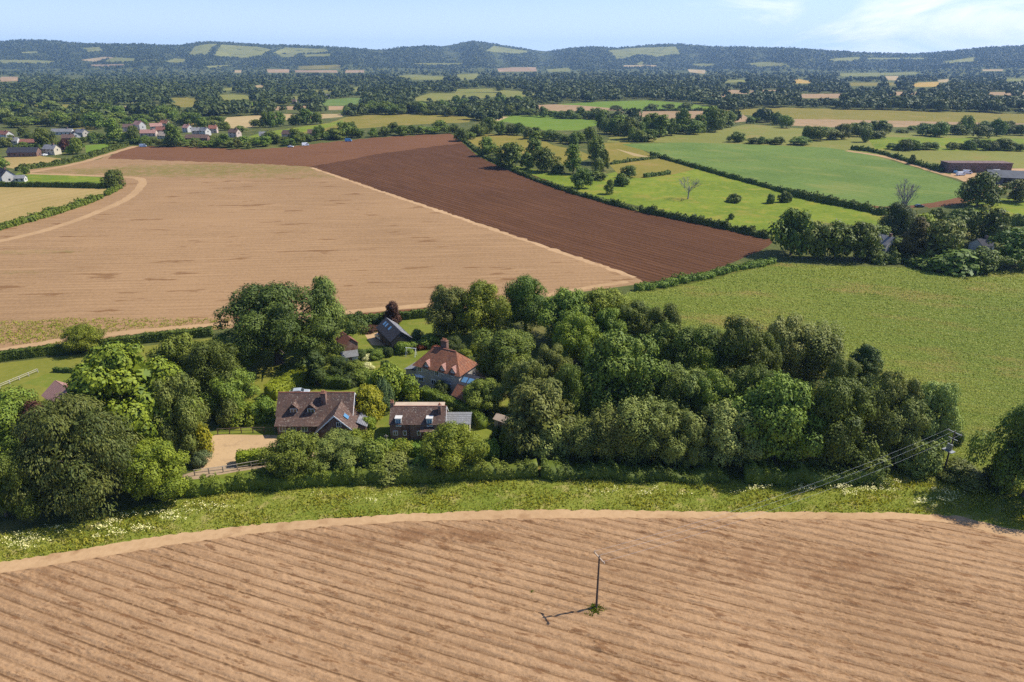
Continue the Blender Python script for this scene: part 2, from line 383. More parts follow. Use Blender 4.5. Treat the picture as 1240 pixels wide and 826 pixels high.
# --- foot of the downs and the wooded plain
T, P_, GP, GO, GV, GB, HG = 'tan_far', 'pink_far', 'grass_pale', 'grass_olive', 'grass_vivid', 'grass_bright', 'hill_grass'
for nm, m, pts in [
    ('pasture_field', GP, [(0,72.5),(30,72.5),(70,74),(60,77),(0,77)]), ('stubble_field', T, [(95,73),(128,68.5),(140,70),(118,75)]),
    ('pasture_field', GP, [(128,73),(140,69.5),(165,71),(164,75),(130,76)]), ('stubble_field', P_, [(108,78.3),(150,77.8),(153,80.5),(112,80.8)]),
    ('pasture_field', GP, [(198,75),(212,70.5),(226,72),(222,76)]), ('pasture_field', GP, [(170,73),(190,71.5),(192,74),(172,75)]),
    ('stubble_field', P_, [(0,93),(24,93),(24,98),(0,99)]), ('pasture_field', GP, [(250,80),(280,78.5),(281,80.5),(252,82)]),
    ('stubble_field', T, [(284,85),(293,85),(292,88),(284,88)]), ('stubble_field', P_, [(322,84),(350,84),(351,88),(325,88)]),
    ('pasture_field', GO, [(360,80),(412,78.5),(412,83),(362,84)]), ('stubble_field', P_, [(357,85),(408,85),(409,88),(357,87.6)]),
    ('stubble_field', P_, [(418,85),(441,85),(441,88),(418,88)]), ('pasture_field', GP, [(335,64.5),(362,64.5),(355,70),(340,69)]),
    ('pasture_field', GP, [(368,66),(400,65),(400,69),(370,69.5)]),
    ('stubble_field', P_, [(602,83),(620,81.5),(649,81.5),(650,86.5),(604,87)]), ('pasture_field', GP, [(662,84),(690,82),(691,86.5),(664,87)]),
    ('pasture_field', GP, [(482,92),(500,90.5),(540,93),(540,96.5),(500,96.5)]), ('pasture_field', GP, [(548,90.5),(580,89),(576,95.5),(560,96.5)]),
    ('pasture_field', GP, [(502,76.5),(560,76.5),(560,78.5),(502,78.5)]),
    ('stubble_field', T, [(833,84),(855,85),(853,89.5),(835,87.5)]), ('pasture_field', GP, [(895,78),(925,75),(955,76.5),(956,81),(930,81.5)]),
    ('pasture_field', GP, [(768,78),(776,74.5),(780,75),(778,79.5)]), ('pasture_field', GP, [(838,77),(866,77),(863,80.5),(842,80.5)]),
    ('stubble_field', T, [(755,79),(795,79),(795,81),(755,81)]),
    ('pasture_field', GP, [(876,97.5),(905,96.5),(904,99.5),(878,100)]), ('stubble_field', 'gold_far', [(960,97.5),(966,95.5),(982,98.5),(980,101),(962,101)]),
    ('stubble_field', P_, [(880,108.5),(915,110),(905,114),(880,113)]), ('stubble_field', P_, [(918,109),(950,109),(946,112),(918,112)]),
    ('stubble_field', P_, [(856,114),(880,113.6),(877,118),(857,118)]), ('stubble_field', P_, [(950,114),(1020,113.4),(1020,119),(975,119)]),
    ('pasture_field', GP, [(1015,89),(1065,88),(1066,92),(1020,92.5)]), ('pasture_field', GP, [(1065,88.5),(1110,87),(1112,90),(1067,91)]),
    ('stubble_field', T, [(1072,92),(1088,92),(1086,97.5),(1074,97)]), ('pasture_field', GO, [(1026,100),(1086,100),(1086,103.6),(1030,104)]),
    ('stubble_field', 'gold_far', [(1103,103),(1112,100),(1137,99),(1136,105),(1105,105.5)]), ('stubble_field', T, [(1136,97),(1150,95.5),(1147,99.5),(1137,100)]),
    ('stubble_field', P_, [(1062,116.5),(1085,111),(1113,111),(1112,114.5)]), ('stubble_field', P_, [(1190,111.5),(1300,111.5),(1300,115.5),(1190,115.5)]),
    ('stubble_field', T, [(1190,84),(1215,84),(1214,86),(1190,86)]), ('pasture_field', GP, [(1215,95),(1300,96),(1300,98),(1216,98)]),
    ('pasture_field', GP, [(268,107.5),(288,106),(290,109),(270,110)]), ('stubble_field', T, [(309,103.5),(319,103),(318,106),(310,106)]),
    ('pasture_field', GP, [(345,110),(405,109),(405,112.5),(348,113)]), ('pasture_field', GP, [(424,107),(438,105),(437,110),(426,111)]),
    ('pasture_field', GP, [(264,115),(285,114),(308,116),(308,120.5),(268,121.5)]), ('pasture_field', GV, [(290,124),(318,124),(317,128.5),(292,128.5)]),
    ('crop_field', 'crop_blue', [(384,125),(395,120.5),(425,118.5),(448,119),(442,127.5),(395,128)]), ('stubble_field', P_, [(332,129),(378,128),(380,132),(334,133.5)]),
    ('stubble_field', P_, [(398,128.5),(418,128.5),(414,133),(398,133.5)]), ('pasture_field', GP, [(350,117),(366,116.5),(366,120.5),(352,121)]),
    ('pasture_field', GP, [(548,108),(600,107),(606,111),(552,112.5)]), ('pasture_field', GP, [(500,119),(520,113),(605,112.5),(600,117),(550,122.5),(500,122.5)]),
    ('pasture_field', GP, [(606,109),(640,111),(642,115.5),(606,115)]), ('pasture_field', GP, [(600,116),(640,113.5),(668,113.2),(664,116.5),(605,117.5)]),
    ('pasture_field', GO, [(205,119),(225,118),(240,119),(243,129),(218,130),(207,124)]), ('stubble_field', 'gold_far', [(219,147),(235,144.5),(262,143),(258,150.5),(225,151)]),
    ('pasture_field', GO, [(8,128),(45,126.5),(100,127),(98,132),(40,132.5),(9,132.5)]), ('stubble_field', T, [(121,128.5),(170,128.5),(172,133),(124,134)]),
    ('stubble_field', T, [(266,154),(275,142),(308,140),(350,138),(412,138),(416,141.5),(380,144.5),(325,146),(306,154),(290,156)]),
    ('pasture_field', GO, [(318,161),(350,155.5),(400,148.5),(420,141.5),(450,139),(500,138.5),(560,140),(572,142),(568,148),(520,150),(470,153),(400,158.5),(350,164),(322,166)]),
    ('pasture_field', GB, [(300,166),(318,160),(352,155.5),(400,149),(416,145),(414,150),(390,156),(345,164),(320,168)]),
    ('stubble_field', P_, [(645,127.5),(678,126),(752,130),(772,134),(700,134.5),(652,135),(640,131.5)]), ('pasture_field', GV, [(672,126.5),(730,123),(785,121.5),(830,125),(872,131),(868,133.5),(800,134.5),(752,132),(700,127.5)]),
    ('pasture_field', GV, [(586,146),(600,141.5),(615,139.8),(670,140),(724,146),(722,152),(700,158),(660,158),(615,148)]), ('stubble_field', T, [(590,146),(606,141),(616,141.5),(604,146.5)]),
    ('pasture_field', GO, [(88,154.5),(105,152.5),(118,153.5),(112,158),(90,158)]),
    ('stubble_field', 'pink_far', [(752,135.5),(800,134.5),(870,134.5),(900,139),(912,146.5),(880,149),(800,143),(755,140)]),
    ('pasture_field', GO, [(876,133),(950,130.5),(1240,138),(1400,141),(1400,150),(1240,149),(1100,148),(1000,147),(955,143),(900,139)]),
    ('stubble_field', P_, [(950,144),(1000,144.5),(1240,149.5),(1400,151),(1400,156),(1240,154),(1000,154),(955,152)]),
    ('pasture_field', GP, [(735,172),(742,160),(860,160),(905,150),(960,155),(1050,160),(1240,163),(1400,168),(1400,205),(1240,204),(1150,200),(1090,195),(1045,186),(1000,179),(880,175),(830,173)]),
    ('pasture_field', GB, [(1050,166),(1240,168),(1400,172),(1400,187),(1240,184),(1060,181)]),
    ('pasture_field', GO, [(565,170),(590,162),(650,166),(670,176),(700,182),(720,190),(690,200),(660,196),(620,186),(590,184)]),
    ('pasture_field', GB, [(600,196),(640,204),(690,212),(720,214),(760,205),(800,192),(845,204),(870,210),(960,234),(1068,261),(1066,276),(1000,270),(935,290),(880,276),(820,260),(740,242),(690,232),(620,206)]),
    ('stubble_field', 'grass_olive', [(728,173),(760,172),(795,191),(772,197),(732,197)]), ('stubble_field', T, [(745,180),(770,186),(790,191),(768,189)]),
    ('pasture_field', GO, [(738,200),(800,192),(842,205),(812,212),(780,216),(752,214)]),
    ('crop_field', 'crop_blue', [(752,174.5),(830,172.5),(880,174),(1000,178.5),(1050,186),(1105,202),(1168,222),(1166,242),(1120,249),(1075,251),(1000,243),(940,228),(880,213),(830,198),(790,185)]),
    ('dirt_land', 'track_soil', [(1150,212),(1160,204),(1240,204),(1400,206),(1400,240),(1240,228),(1195,226),(1172,222)]),
    ('ploughed_field', 'ploughed_top', [(1120,249),(1165,241),(1172,228),(1200,230),(1175,244),(1150,249),(1125,252)]),
    ('pasture_field', GB, [(1158,262),(1170,250),(1200,240),(1240,241),(1400,243),(1400,272),(1240,270),(1195,268)]),
    # --- left of the stubble field
    ('wheat_field', 'wheat', [(-140,226),(0,225),(85,225.5),(126,227),(135,233),(110,243),(60,258),(0,272),(-140,305)]),
    ('lawn_field', GB, [(0,222),(22,209),(60,211.5),(124,214.5),(128,222),(60,223)]),
    ('wheat_field', 'wheat', [(5,190),(40,188),(78,192.5),(62,199),(22,205),(8,203)]),
    ('lawn_field', GV, [(103,176),(140,173.5),(122,182),(104,185)]),
    ('rough_field', 'rough', [(120,183),(150,175),(160,174),(135,186),(60,204),(25,208),(20,205),(75,196)]),
    # --- the big fields
    ('stubble_field', 'stubble', [(-200,470),(-200,305),(0,279),(60,262),(110,246),(140,232),(146,213),(40,209),(30,206),(80,200),(120,193),(130,188),(330,193),(385,197),(782,331),(782,343),(700,354),(600,369),(520,377),(420,386),(330,393),(250,400),(150,409),(60,420),(0,430)]),
    ('ploughed_field', 'ploughed', [(375,202),(420,190),(460,182),(520,174),(562,170),(580,186),(600,196),(640,210),(690,229),(740,244),(800,259),(870,273),(930,286),(936,294),(920,304),(880,321),(850,331),(810,341),(785,345),(770,336)]),
    ('ploughed_field', 'ploughed_top', [(130,192),(142,182),(160,177),(230,178),(300,181),(340,179),(400,172),(440,168),(480,165),(545,162),(556,167),(562,173),(520,178),(460,186),(420,194),(375,202),(330,199)]),
    ('crop_field', 'crop_root', [(750,360),(778,346),(810,342),(850,332),(890,323),(935,318),(1000,322),(1100,324),(1150,333),(1240,326),(1450,322),(1450,640),(1240,592),(1190,583),(1140,560),(1000,520),(850,450),(740,385)]),
    ]: fld(nm, m, *pts)
strip('headland_path', 'ploughed_top', 5, [(940,229),(1000,244),(1075,252),(1120,249.5),(1168,240)])
strip('farm_road', 'track_pale', 5, [(1025,182.5),(1075,190),(1110,201),(1150,213),(1185,221)])
strip('rough_field', 'rough', 7, [(772,350),(800,346),(850,336),(890,326),(938,317)])
strip('rough_field', 'rough', 5, [(556,166),(580,188),(612,203),(690,232),(760,251),(830,266),(900,281),(932,289)])
strip('farm_path', 'track_pale', 4.5, [(30,210),(80,211.5),(130,213.5),(160,214.5),(173,217),(172,224),(160,238),(130,252),(90,268),(40,283),(0,292),(-80,307)])
strip('farm_path', 'track_pale', 6, [(30,209.5),(70,203),(110,194),(140,184),(164,177)])
strip('farm_path', 'track_soil', 2.6, [(377,203),(450,228),(560,265),(660,299),(768,336)], .3)
strip('farm_path', 'track_pale', 3.2, [(-120,440),(0,425),(70,412),(150,403),(250,394),(330,388),(430,377),(520,369)])
strip('farm_path', 'ploughed_top', 3.0, [(410,384),(470,379),(530,373),(600,364)])
strip('farm_path', 'track_pale', 2.5, [(640,362),(700,350),(760,341)])
# --- hamlet
fld('garden_lawn', 'lawn_dry', (-120,480),(-120,455),(0,440),(80,431),(160,421),(250,410),(300,404),(330,410),(345,470),(330,500),(0,505))
fld('tennis_lawn', 'lawn', (28,464),(58,452),(110,452),(104,466),(60,470))
fld('garden_lawn', 'lawn', (225,596),(232,545),(260,520),(320,470),(345,430),(415,392),(520,378),(580,390),(640,420),(650,470),(640,560),(560,580),(340,590))
fld('undergrowth_land', 'rough', (640,420),(700,400),(760,372),(850,440),(1000,515),(1140,556),(1145,575),(1060,575),(900,582),(700,578),(560,583),(600,540),(640,480))
fld('undergrowth_land', 'wood_floor', (-120,640),(-120,490),(0,490),(150,480),(240,500),(236,560),(225,600),(100,632),(0,645))
fld('gravel_path', 'gravel', (236,560),(240,546),(252,531),(262,526),(335,527),(342,545),(336,558),(290,562),(245,570))
strip('lane_road', 'lane', 3.0, [(215,583),(245,573),(280,567),(330,560),(400,551),(480,546)], .04)
fld('gravel_path', 'gravel', (441,404),(459,401),(474,416),(470,419),(450,418))
fld('paved_path', 'paving', (498,456),(530,450),(560,470),(545,486),(510,474))
strip('gravel_path', 'gravel', 3.0, [(566,446),(582,458),(598,468),(612,480)], .05)
# --- foreground
TOPM = [(-100,670),(0,648),(100,632),(215,602),(340,591),(560,580),(700,577),(900,581),(1060,574),(1140,556),(1200,580),(1300,610),(1400,640)]
TRK = [(-100,704),(0,681),(100,665),(200,648),(300,636),(400,628),(500,622),(620,617),(760,618),(900,620),(1000,620),(1100,621),(1160,625),(1240,644),(1300,664),(1400,700)]
BOT = [(-100,718),(0,694),(100,678),(200,661),(300,647),(400,637),(500,631),(620,628),(760,627),(900,628),(1000,628),(1100,628),(1160,634),(1240,656),(1300,680),(1400,720)]
def wig(pts, a=1.6):
    q = dense(pts, False, 6); return [(x + random.uniform(-1.5, 1.5), y + random.uniform(-a, a)) for x, y in q]
TRKW = wig(TRK, 1.0); BOTW = wig(BOT, .8)
fld('meadow_field', 'meadow', *(TOPM + TRKW[::-1]))
fld('dirt_path', 'track_soil', *(TRKW + BOTW[::-1]))
fld('tilled_field', 'soil_near', *(BOTW + [(1700,1150),(-500,1150)]))

# ------------------------------------------------------------------ one conforming sheet of land, cut along every field edge
def in_poly(P, poly):
    """Points inside a polygon, vectorised even-odd test."""
    x, y = P[:, 0], P[:, 1]; ins = np.zeros(len(P), bool)
    lo, hi = poly.min(0), poly.max(0)
    cand = np.where((x >= lo[0]) & (x <= hi[0]) & (y >= lo[1]) & (y <= hi[1]))[0]
    if not len(cand): return ins
    xs, ys = x[cand], y[cand]; r = np.zeros(len(cand), bool)
    x0, y0 = poly[:, 0], poly[:, 1]; x1, y1 = np.roll(x0, -1), np.roll(y0, -1)
    for i in range(len(poly)):
        if y0[i] == y1[i]: continue
        c = (y0[i] > ys) != (y1[i] > ys)
        r ^= c & (xs < (x1[i] - x0[i]) * (ys - y0[i]) / (y1[i] - y0[i]) + x0[i])
    ins[cand] = r; return ins

def build_land():
    pts = []; edges = []
    for nm, m, poly in FIELDS:
        o = len(pts); pts += [tuple(p) for p in poly]; k = len(poly)
        edges += [(o + i, o + (i + 1) % k) for i in range(k)]
    g = []
    for i, d in enumerate(30 * 1.038 ** np.arange(155)):
        if d > 9400: break
        n = 110; a = np.radians(np.linspace(-62, 62, n) + (i % 2) * .55)
        g.append(np.stack([np.sin(a) * d, np.cos(a) * d], 1))
    for d in (25, 120, 600, 2500, 9300):
        a = np.radians(np.arange(75, 290, 18)); g.append(np.stack([np.sin(a) * d, np.cos(a) * d], 1))
    g = np.concatenate(g); g = g + rng.uniform(-.004, .004, g.shape) * np.linalg.norm(g, axis=1)[:, None]
    pts += [tuple(p) for p in g]
    vo, eo, fo, *_ = delaunay_2d_cdt([Vector((float(p[0]), float(p[1]))) for p in pts], edges, [], 0, 1e-4)
    V = np.array([(v.x, v.y) for v in vo]); T = np.array([f[:3] for f in fo if len(f) == 3], int)
    a, b, c = V[T[:, 0]], V[T[:, 1]], V[T[:, 2]]
    area = .5 * ((b[:, 0]-a[:, 0]) * (c[:, 1]-a[:, 1]) - (b[:, 1]-a[:, 1]) * (c[:, 0]-a[:, 0]))
    T[area < 0] = T[area < 0][:, [0, 2, 1]]; T = T[np.abs(area) > 1e-6]
    C = V[T].mean(1); own = np.full(len(T), -1)
    for i, (nm, m, poly) in enumerate(FIELDS): own[in_poly(C, poly)] = i
    dd = np.hypot(C[:, 0], C[:, 1])
    own[(own == -1) & (dd > 4200)] = -2
    Z = terrain(V[:, 0], V[:, 1]); V3 = np.concatenate([V, Z[:, None]], 1)
    for k in np.unique(own):
        t = T[own == k]; u, inv = np.unique(t, return_inverse=True)
        nm, m = ('woodland_land', 'wood_floor') if k == -1 else ('wooded_hills', 'hill_wood') if k == -2 else FIELDS[k][:2]
        me = mesh_np(nm, V3[u], tris=inv.reshape(-1, 3), mat=MATS[m], smooth=True)
        tag(link(nm, me), kind='structure')
build_land()

def owner(P):
    """Index of the field each ground point lies in, -1 for none."""
    o = np.full(len(P), -1)
    for i, (nm, m, poly) in enumerate(FIELDS): o[in_poly(P, poly)] = i
    return o

# the tilled soil in front: real drill ridges and clods, sunk out of sight where the field ends
def build_ridges():
    c, s = math.cos(ROW_NEAR), math.sin(ROW_NEAR)
    poly = FIELDS[-1][2]
    u = np.arange(-150, 150, .33); v = np.arange(-20, 150, .16)
    U, W = np.meshgrid(u, v); X = U * c - W * s; Y = U * s + W * c
    X0, Y0 = X.copy(), Y.copy()
    pp, dep = project(np.stack([X, Y, np.zeros_like(X)], -1))
    keep = (pp[..., 0] > -130) & (pp[..., 0] < 1370) & (pp[..., 1] < 920) & (pp[..., 1] > 600) & (dep > 0)
    rows = np.where(keep.any(1))[0]; cols = np.where(keep.any(0))[0]
    sl = (slice(rows[0], rows[-1] + 1), slice(cols[0], cols[-1] + 1)); U, W, X, Y, keep = U[sl], W[sl], X[sl], Y[sl], keep[sl]
    ins = in_poly(np.stack([X.ravel(), Y.ravel()], 1), poly).reshape(X.shape) & keep
    def lf(n0, n1):                                   # smooth noise over the grid
        g = rng.standard_normal((n0 + 2, n1 + 2)); a = np.linspace(0, n0, X.shape[0]); b = np.linspace(0, n1, X.shape[1])
        i = a.astype(int); j = b.astype(int); fa = (a - i)[:, None]; fb = (b - j)[None]; fa = fa*fa*(3-2*fa); fb = fb*fb*(3-2*fb)
        return (g[i][:, j] * (1-fa) + g[i+1][:, j] * fa) * (1-fb) + (g[i][:, j+1] * (1-fa) + g[i+1][:, j+1] * fa) * fb
    ph = W / 1.75 * 2 * math.pi
    prof = -np.clip(np.sin(ph), 0, 1) ** 8 * .34 + .03 * np.sin(ph * 4)
    amp = .55 + .45 * sstep(-.6, .8, lf(40, 12))
    h = .08 + prof * amp + .045 * rng.standard_normal(X.shape) * (.5 + sstep(-.4, .9, lf(60, 50))) + .03 * lf(300, 260)
    # taper at the border: erode the inside mask a little
    m = ins.copy()
    for _ in range(2):
        e = m.copy(); e[1:] &= m[:-1]; e[:-1] &= m[1:]; e[:, 1:] &= m[:, :-1]; e[:, :-1] &= m[:, 1:]; m = e
    h = np.where(m, np.maximum(h, -.1) + .12, -.12)
    need = ins.copy()
    idx = -np.ones(X.shape, int); idx[need] = np.arange(need.sum())
    q = np.stack([idx[:-1, :-1], idx[:-1, 1:], idx[1:, 1:], idx[1:, :-1]], -1).reshape(-1, 4); q = q[(q >= 0).all(1)]
    V = np.stack([X[need], Y[need], h[need]], 1)
    tag(link('tilled_soil_field', mesh_np('tilled_soil_field', V, quads=q, mat=MATS['soil_near'])), kind='structure')
build_ridges()
# ------------------------------------------------------------------ foliage
def leaf_quads(C, N, size, r, asp=.62, bend=0.0, axis=None):
    """One rhombic leaf spray per centre C with facing N (random roll, or long axis along 'axis')."""
    n = len(C); N = N / (np.linalg.norm(N, axis=1)[:, None] + 1e-9)
    t = r.standard_normal((n, 3)) if axis is None else axis + .25 * r.standard_normal((n, 3))
    t -= (t * N).sum(1)[:, None] * N; t /= np.linalg.norm(t, axis=1)[:, None] + 1e-9
    b = np.cross(N, t); s = (np.asarray(size) * r.uniform(.65, 1.3, n))[:, None]
    j = r.uniform(.75, 1.25, (4, n, 1))
    V = np.stack([C + t * s * j[0], C + b * s * asp * j[1] + N * s * .18, C - t * s * j[2], C - b * s * asp * j[3] + N * s * .1], 1).reshape(-1, 3)
    return V, np.arange(4 * n).reshape(-1, 4)

def sph(n, r):
    d = r.standard_normal((n, 3)); return d / np.linalg.norm(d, axis=1)[:, None]

PROF = {
    'round': lambda t: np.sqrt(np.clip(1 - ((t - .46) / .56) ** 2, 0, 1)),
    'dome': lambda t: np.where(t < .38, .86 + .14 * t / .38, np.sqrt(np.clip(1 - ((t - .38) / .63) ** 2, 0, 1))),
    'egg': lambda t: np.sqrt(np.clip(1 - ((t - .38) / .64) ** 2, 0, 1)) * (1 - .25 * t),
    'cone': lambda t: np.clip(1.02 - t, 0, 1) ** .8 * np.clip(t * 9 + .35, 0, 1),
    'column': lambda t: np.clip(1 - t ** 4, 0, 1) * np.clip(t * 5 + .6, 0, 1),
    'vase': lambda t: (.45 + .65 * t) * np.sqrt(np.clip(1 - ((t - .55) / .5) ** 4, 0, 1)),
}
def crown(seed, H, R, z0, prof, nl, lr, nleaf, leaf, droop=0.0, flat=.8, inner=.06, rad=(.62, .95), up=.35, lean=.12, asp=.62, spread=.95, pull=.18):
    """Crown of boughs: lobes spread over an uneven envelope, each lobe a shell of leaf sprays."""
    r = np.random.default_rng(seed); P = PROF[prof]
    t = (np.arange(nl) + r.uniform(.1, .9, nl)) / nl; t = .06 + .90 * t ** spread
    ang = np.arange(nl) * 2.39996 + r.uniform(-.7, .7, nl)
    wob = 1 + .16 * np.sin(2 * ang + seed) + .10 * np.sin(3 * ang + 2.1 * seed) + lean * r.standard_normal(nl)
    rr = R * P(t) * wob * r.uniform(rad[0], rad[1], nl)
    k = r.random(nl) < .22; rr[k] *= r.uniform(.1, .6, k.sum())                     # some boughs inside and on top
    L = np.stack([np.cos(ang) * rr, np.sin(ang) * rr, z0 + (H - z0) * t], 1)
    nm = max(6, nl // 4); M = L[np.argsort(r.random(nl))[:nm]] * np.array([1.12, 1.12, 1.0])      # main boughs draw their neighbours in and leave gaps
    nb = np.argmin(np.linalg.norm(L[:, None] - M[None], axis=2), 1); L = L * (1 - pull) + M[nb] * pull
    lrad = lr * r.uniform(.6, 1.35, nl) * (.72 + .5 * P(t))
    Vs, tn = [], []; nv = 0; Q = []
    out = L - np.array([0, 0, z0 + (H - z0) * .42]); out /= np.linalg.norm(out, axis=1)[:, None] + 1e-6
    for i in range(nl):
        n = max(6, int(nleaf * (lrad[i] / lr) ** 2))
        d = sph(n * 2, r); keep = ((d @ out[i]) + .9 * d[:, 2] > -.45) | (r.random(2 * n) < .15); d = d[keep][:n]
        m = len(d); q = (1.06 - .42 * r.random(m) ** 1.8)[:, None]
        b1 = 1 + .22 * np.sin(d[:, :1] * 7 + i) * np.sin(d[:, 1:2] * 6 + 2 * i)
        C = L[i] + d * q * b1 * lrad[i] * np.array([1, 1, flat])
        if droop: C[:, 2] -= droop * (np.linalg.norm(C[:, :2] - L[i, :2] * .6, axis=1) / lr) ** 1.5 * r.uniform(.3, 1.0, m)
        N = d * 1.15 + np.array([0, 0, up]) + .33 * r.standard_normal((m, 3))
        ax = None
        if droop: ax = d * .35 + np.array([0, 0, -1.0])
        v, f = leaf_quads(C, N, leaf, r, asp, axis=ax)
        Vs.append(v); Q.append(f + nv); nv += len(v)
        lt = r.uniform(.15, .85); tn.append(np.clip(lt + .25 * r.standard_normal(m), 0, 1))
    n = int(nl * nleaf * inner); tt = r.uniform(.12, .88, n); a = r.uniform(0, 2 * np.pi, n); rr = R * .72 * P(tt) * np.sqrt(r.random(n))
    C = np.stack([np.cos(a) * rr, np.sin(a) * rr, z0 + (H - z0) * tt], 1)
    v, f = leaf_quads(C, sph(n, r) + np.array([0, 0, .3]), leaf * 2.0, r, .8); Vs.append(v); Q.append(f + nv); tn.append(np.clip(.4 + .2 * r.standard_normal(n), 0, 1))
    return np.concatenate(Vs), np.concatenate(Q), np.concatenate(tn)

def trunk(seed, H, R, z0, rad, limbs=7, rise=.3):
    r = random.Random(seed); m = MB(); lx, ly = r.uniform(-.4, .4), r.uniform(-.4, .4); top = z0 + (H - z0) * .55
    m.tube([(0, 0, -.3), (0, 0, .4), (lx * .4, ly * .4, z0), (lx, ly, (z0 + top) / 2), (lx * 1.6, ly * 1.6, top)], [rad * 1.5, rad, rad * .82, rad * .55, rad * .2])
    for i in range(limbs):
        a = i * 2 * math.pi / limbs + r.uniform(-.4, .4); zs = z0 * .75 + (top - z0) * r.uniform(.05, .5); l = R * r.uniform(.5, .8); rise_ = (H - z0) * r.uniform(.6, 1.3) * rise
        m.tube([(lx * .5, ly * .5, zs), (math.cos(a) * l * .45, math.sin(a) * l * .45, zs + rise_ * .6), (math.cos(a) * l, math.sin(a) * l, zs + rise_)], [rad * .5, rad * .32, rad * .08], 6)
    return m

G = {}
def lm(n, a, b, **k): leaf_mat(n, a, b, **k)
lm('leaf_oak', (.030, .055, .013), (.070, .108, .024))
lm('leaf_oak_dark', (.022, .038, .012), (.052, .076, .020))
lm('leaf_bright', (.052, .085, .012), (.115, .155, .022))
lm('leaf_mid', (.040, .074, .018), (.096, .142, .032))
lm('leaf_chestnut', (.042, .068, .011), (.100, .130, .019))
lm('leaf_grey', (.050, .078, .030), (.104, .136, .056))
lm('leaf_silver', (.085, .125, .060), (.165, .215, .115))
lm('leaf_weep', (.030, .054, .022), (.078, .104, .044))
lm('leaf_yew', (.018, .036, .012), (.042, .066, .020))
lm('leaf_fir', (.040, .050, .022), (.085, .085, .038))
lm('leaf_gold', (.075, .09, .008), (.16, .155, .014))
lm('leaf_purple', (.020, .010, .012), (.055, .026, .028))
lm('leaf_red', (.07, .018, .018), (.13, .04, .035))
lm('leaf_blue', (.035, .06, .045), (.07, .105, .08))
lm('leaf_hedge', (.045, .08, .015), (.085, .13, .024))
lm('leaf_hedge_dark', (.028, .055, .013), (.060, .095, .022))
lm('leaf_lime', (.085, .135, .014), (.15, .22, .026))
lm('leaf_far', (.019, .036, .017), (.047, .070, .028), hue=.04)
lm('leaf_white', (.2, .24, .23), (.36, .40, .46))
plain_mat('bark', (.13, .10, .075), .95, .1, .35, 3)
plain_mat('dead_wood', (.30, .27, .235), .9, .1, .3, 3)

TPL = {}
def tpl(key, kind, mat, n, H, R, z0, prof, nl, lr, nleaf, leaf, trad=.4, **kw):
    """n seeded variants of one kind of tree: crown mesh and trunk mesh of nominal size H, R."""
    L = []
    for i in range(n):
        V, Q, t = crown(hash(key) % 1000 + 17 * i if False else sum(map(ord, key)) + 17 * i, H, R, z0, prof, nl, lr, nleaf, leaf, **kw)
        hh = np.percentile(V[:, 2], 99.7); rr = np.percentile(np.abs(V[:, :2]), 98.5)
        V = V * np.array([R / rr, R / rr, H / hh])
        L.append((mesh_np(kind + '_crown', V, quads=Q, mat=MATS[mat], tone=t), trunk(i + 5, H, R, z0, trad, 13 if prof == 'vase' or 'silver' in key else 7, .62 if prof == 'vase' or 'silver' in key else .3).mesh(kind + '_trunk', 'bark') if trad else None))
    TPL[key] = (kind, L, H, R)
# near kinds, fine leaves
tpl('oak', 'oak_tree', 'leaf_oak', 3, 18, 9, 2.6, 'dome', 66, 2.3, 330, .26, .55, lean=.18)
tpl('bright', 'oak_tree', 'leaf_bright', 2, 18, 8.5, 2.2, 'dome', 66, 2.2, 330, .26, .5, lean=.16)
tpl('mid', 'ash_tree', 'leaf_mid', 4, 16, 7.5, 2.0, 'dome', 64, 1.95, 310, .25, .42, lean=.18)
tpl('chestnut', 'chestnut_tree', 'leaf_chestnut', 2, 17, 9, 1.8, 'dome', 95, 1.8, 230, .32, .5, flat=.7)
tpl('grey', 'willow_tree', 'leaf_grey', 3, 14, 7, 1.2, 'round', 64, 1.7, 300, .22, .35, lean=.2)
tpl('silver', 'whitebeam_tree', 'leaf_silver', 2, 13, 7, .8, 'dome', 58, 1.6, 250, .22, .3, lean=.18)
tpl('upright', 'willow_tree', 'leaf_grey', 2, 15, 6, .8, 'vase', 52, 1.7, 210, .26, .3, flat=1.9, lean=.15)
tpl('weep', 'weeping_tree', 'leaf_weep', 1, 20, 12, .6, 'egg', 130, 2.4, 300, .30, .55, droop=.5, asp=.34, flat=.6, lean=.16)
tpl('giant', 'oak_tree', 'leaf_oak_dark', 1, 23, 13.5, 3.0, 'dome', 125, 2.5, 340, .27, .9, lean=.24, inner=.03, rad=(.5, 1.0), flat=.72, pull=.3)
tpl('birch', 'birch_tree', 'leaf_grey', 2, 16, 4.5, 2.0, 'egg', 46, 1.5, 190, .30, .22, droop=.4, asp=.35)
tpl('yew', 'yew_tree', 'leaf_yew', 2, 10, 5, .4, 'round', 46, 1.6, 220, .22, .3)
tpl('gold', 'golden_cypress_tree', 'leaf_gold', 1, 8, 3.2, .2, 'egg', 60, .95, 190, .17, .2, lean=.08)
tpl('fir', 'fir_tree', 'leaf_fir', 2, 16, 4, .6, 'cone', 70, 1.1, 150, .26, .3, droop=.25, asp=.4, lean=.1)
tpl('pine', 'pine_tree', 'leaf_yew', 1, 16, 5, 3, 'egg', 50, 1.4, 170, .26, .3, lean=.2)
tpl('purple', 'copper_beech_tree', 'leaf_purple', 2, 9, 4, .5, 'egg', 40, 1.4, 180, .26, .2, lean=.16)
tpl('column', 'cypress_tree', 'leaf_yew', 1, 9, 1.9, .3, 'column', 44, .9, 150, .2, .15, lean=.06)
